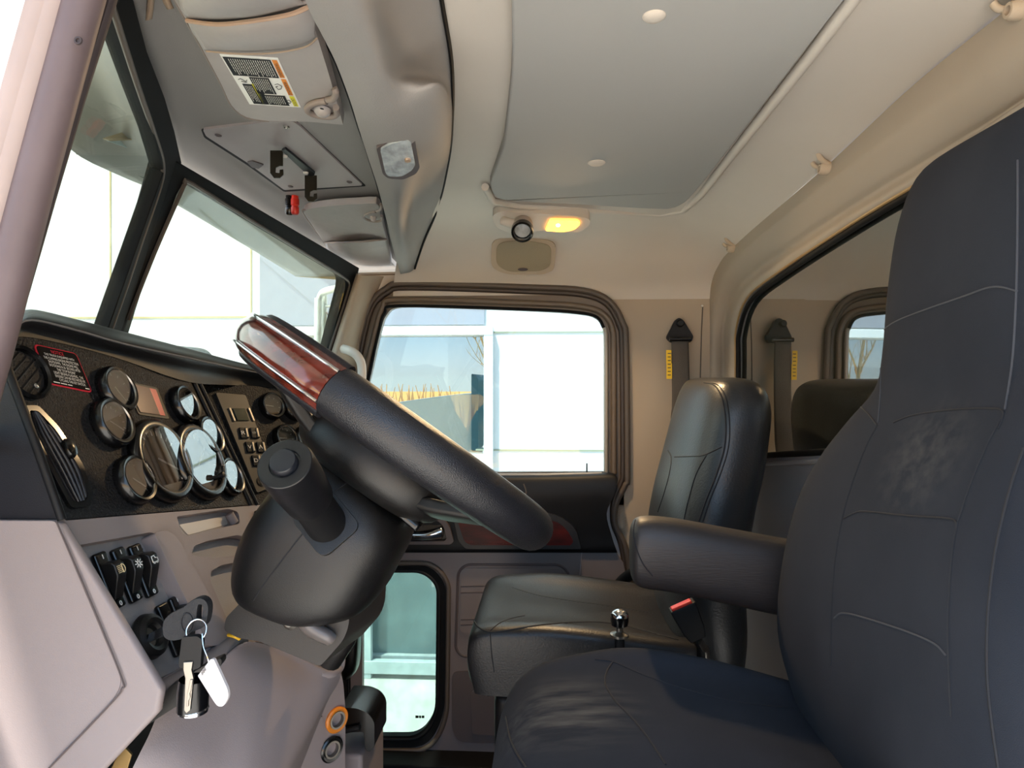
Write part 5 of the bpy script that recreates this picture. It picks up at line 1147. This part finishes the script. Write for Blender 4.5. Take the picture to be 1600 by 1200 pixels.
# bare trees and brush across the yard
M_bark = mat('pale_bark', (206,176,120), .8, var=.15, vscale=3)
def tree(x, y, h, seed, lb):
    rg = random.Random(seed); mb = MB()
    def br(p, d, L, r, lev):
        pts = [p]; q = p.copy(); dd = d.copy()
        for k in range(4):
            dd = (dd+V(rg.uniform(-.13,.13), rg.uniform(-.13,.13), rg.uniform(-.02,.1))).normalized(); q = q+dd*(L/4); pts.append(q.copy())
        add_tube(mb, pts, [r*.55*(1-.16*k) for k in range(5)], 5)
        if lev < 4:
            for k in range(4 if lev else 7):
                i = rg.randint(1, 4) if lev else 1+k % 4
                a = rg.uniform(0, 2*PIv); nd_ = (dd*1.0+V(math.cos(a), math.sin(a), .35)*rg.uniform(.4,.8)).normalized()
                br(pts[i], nd_, L*rg.uniform(.42,.62), r*.45, lev+1)
    br(V(x, y, GZ), V(rg.uniform(-.05,.05),0,1), h*.55, h*.022, 0)
    mb.build('bare_tree', M_bark, label=lb, cat='tree', group='bare trees across the yard')
for i, (x, y, h) in enumerate([(-8.0,-15,10),(-1.6,-15,10),(-14.5,-17,10)]):
    tree(x, y, h, 11+i, 'pale bare tree across the yard, mirrored in the building window')
rg = random.Random(5); mb = MB()
for k in range(600):
    x = rg.uniform(-22,10); y = rg.uniform(-26,-22); h = rg.uniform(.5,2.2)
    p = V(x, y, GZ); q = p+V(rg.uniform(-.5,.5), rg.uniform(-.3,.3), h)
    add_tube(mb, [p, p.lerp(q,.5)+V(rg.uniform(-.1,.1),0,0), q], [.05,.04,.015], 4)
mb.build('brush', mat('golden_dry_brush', (226,166,74), .9, var=.2, vscale=2), label='pale dry brush along the far edge of the field', cat='brush', kind='stuff')
# dome lamp light
ld = bpy.data.lights.new('dome_lamp', 'AREA'); ld.energy = 1.7; ld.color = (1,.68,.36); ld.size = .05; ld.shape = 'DISK'; ld.spread = math.radians(150)
lo2 = bpy.data.objects.new('dome_lamp', ld); C.objects.link(lo2); lo2.location = DL(880,353,.02)+V(0,0,H); lo2.rotation_euler = nz.to_track_quat('-Z','Y').to_euler()
# ============================================================ CAMERA, LIGHT
cam = bpy.data.cameras.new('camera'); co = bpy.data.objects.new('camera', cam); bpy.context.scene.collection.objects.link(co)
cam.sensor_width = 36; cam.lens = 36*F/1600; cam.clip_start = .02; cam.clip_end = 300
M = Matrix((rt, up, -fw)).transposed().to_4x4(); M.translation = V(0,0,H); co.matrix_world = M
sc = bpy.context.scene; sc.camera = co
w = bpy.data.worlds.new('sky'); sc.world = w; w.use_nodes = True; nt = w.node_tree; bg = nt.nodes['Background']
tc = nt.nodes.new('ShaderNodeTexCoord'); sp = nt.nodes.new('ShaderNodeSeparateXYZ')
nt.links.new(tc.outputs['Generated'], sp.inputs[0])
def ramp(src, stops):
    r_ = nt.nodes.new('ShaderNodeValToRGB'); nt.links.new(src, r_.inputs[0]); e = r_.color_ramp.elements
    e[0].position, e[0].color = stops[0]; e[1].position, e[1].color = stops[-1]
    for p_, c_ in stops[1:-1]: x_ = e.new(p_); x_.color = c_
    return r_
bright = ramp(sp.outputs['Z'], [(0, (1,.97,.93,1)), (.08, (1,.99,.97,1)), (.6, (.74,.86,1.0,1))])       # sky on the sun's side
blue = ramp(sp.outputs['Z'], [(0, (.86,.84,.80,1)), (.03, (.80,.84,.88,1)), (.12, (.36,.62,.92,1)), (.7, (.40,.58,.88,1))])   # sky away from the sun
mr_ = nt.nodes.new('ShaderNodeMapRange'); nt.links.new(sp.outputs['Y'], mr_.inputs[0]); mr_.inputs[1].default_value = -.75; mr_.inputs[2].default_value = -.05
mx = nt.nodes.new('ShaderNodeMix'); mx.data_type = 'RGBA'; nt.links.new(mr_.outputs[0], mx.inputs['Factor']); nt.links.new(blue.outputs[0], mx.inputs['A']); nt.links.new(bright.outputs[0], mx.inputs['B'])
nt.links.new(mx.outputs['Result'], bg.inputs[0])
bg.inputs[1].default_value = 1.1
sl_ = bpy.data.lights.new('sun', 'SUN'); sl_.energy = 5; sl_.angle = math.radians(3); sl_.color = (1,.94,.86)
so_ = bpy.data.objects.new('sun', sl_); C.objects.link(so_); so_.rotation_euler = V(-.25,-.34,.906).to_track_quat('Z','Y').to_euler(); so_.location = (0,0,8)
sc.view_settings.view_transform = 'Standard'; sc.view_settings.look = 'None'; sc.view_settings.gamma = 1; sc.view_settings.exposure = 1.7
sc.cycles.use_denoising = True; sc.cycles.max_bounces = 10; sc.cycles.diffuse_bounces = 5; sc.cycles.transparent_max_bounces = 16
sc.cycles.sample_clamp_indirect = 6
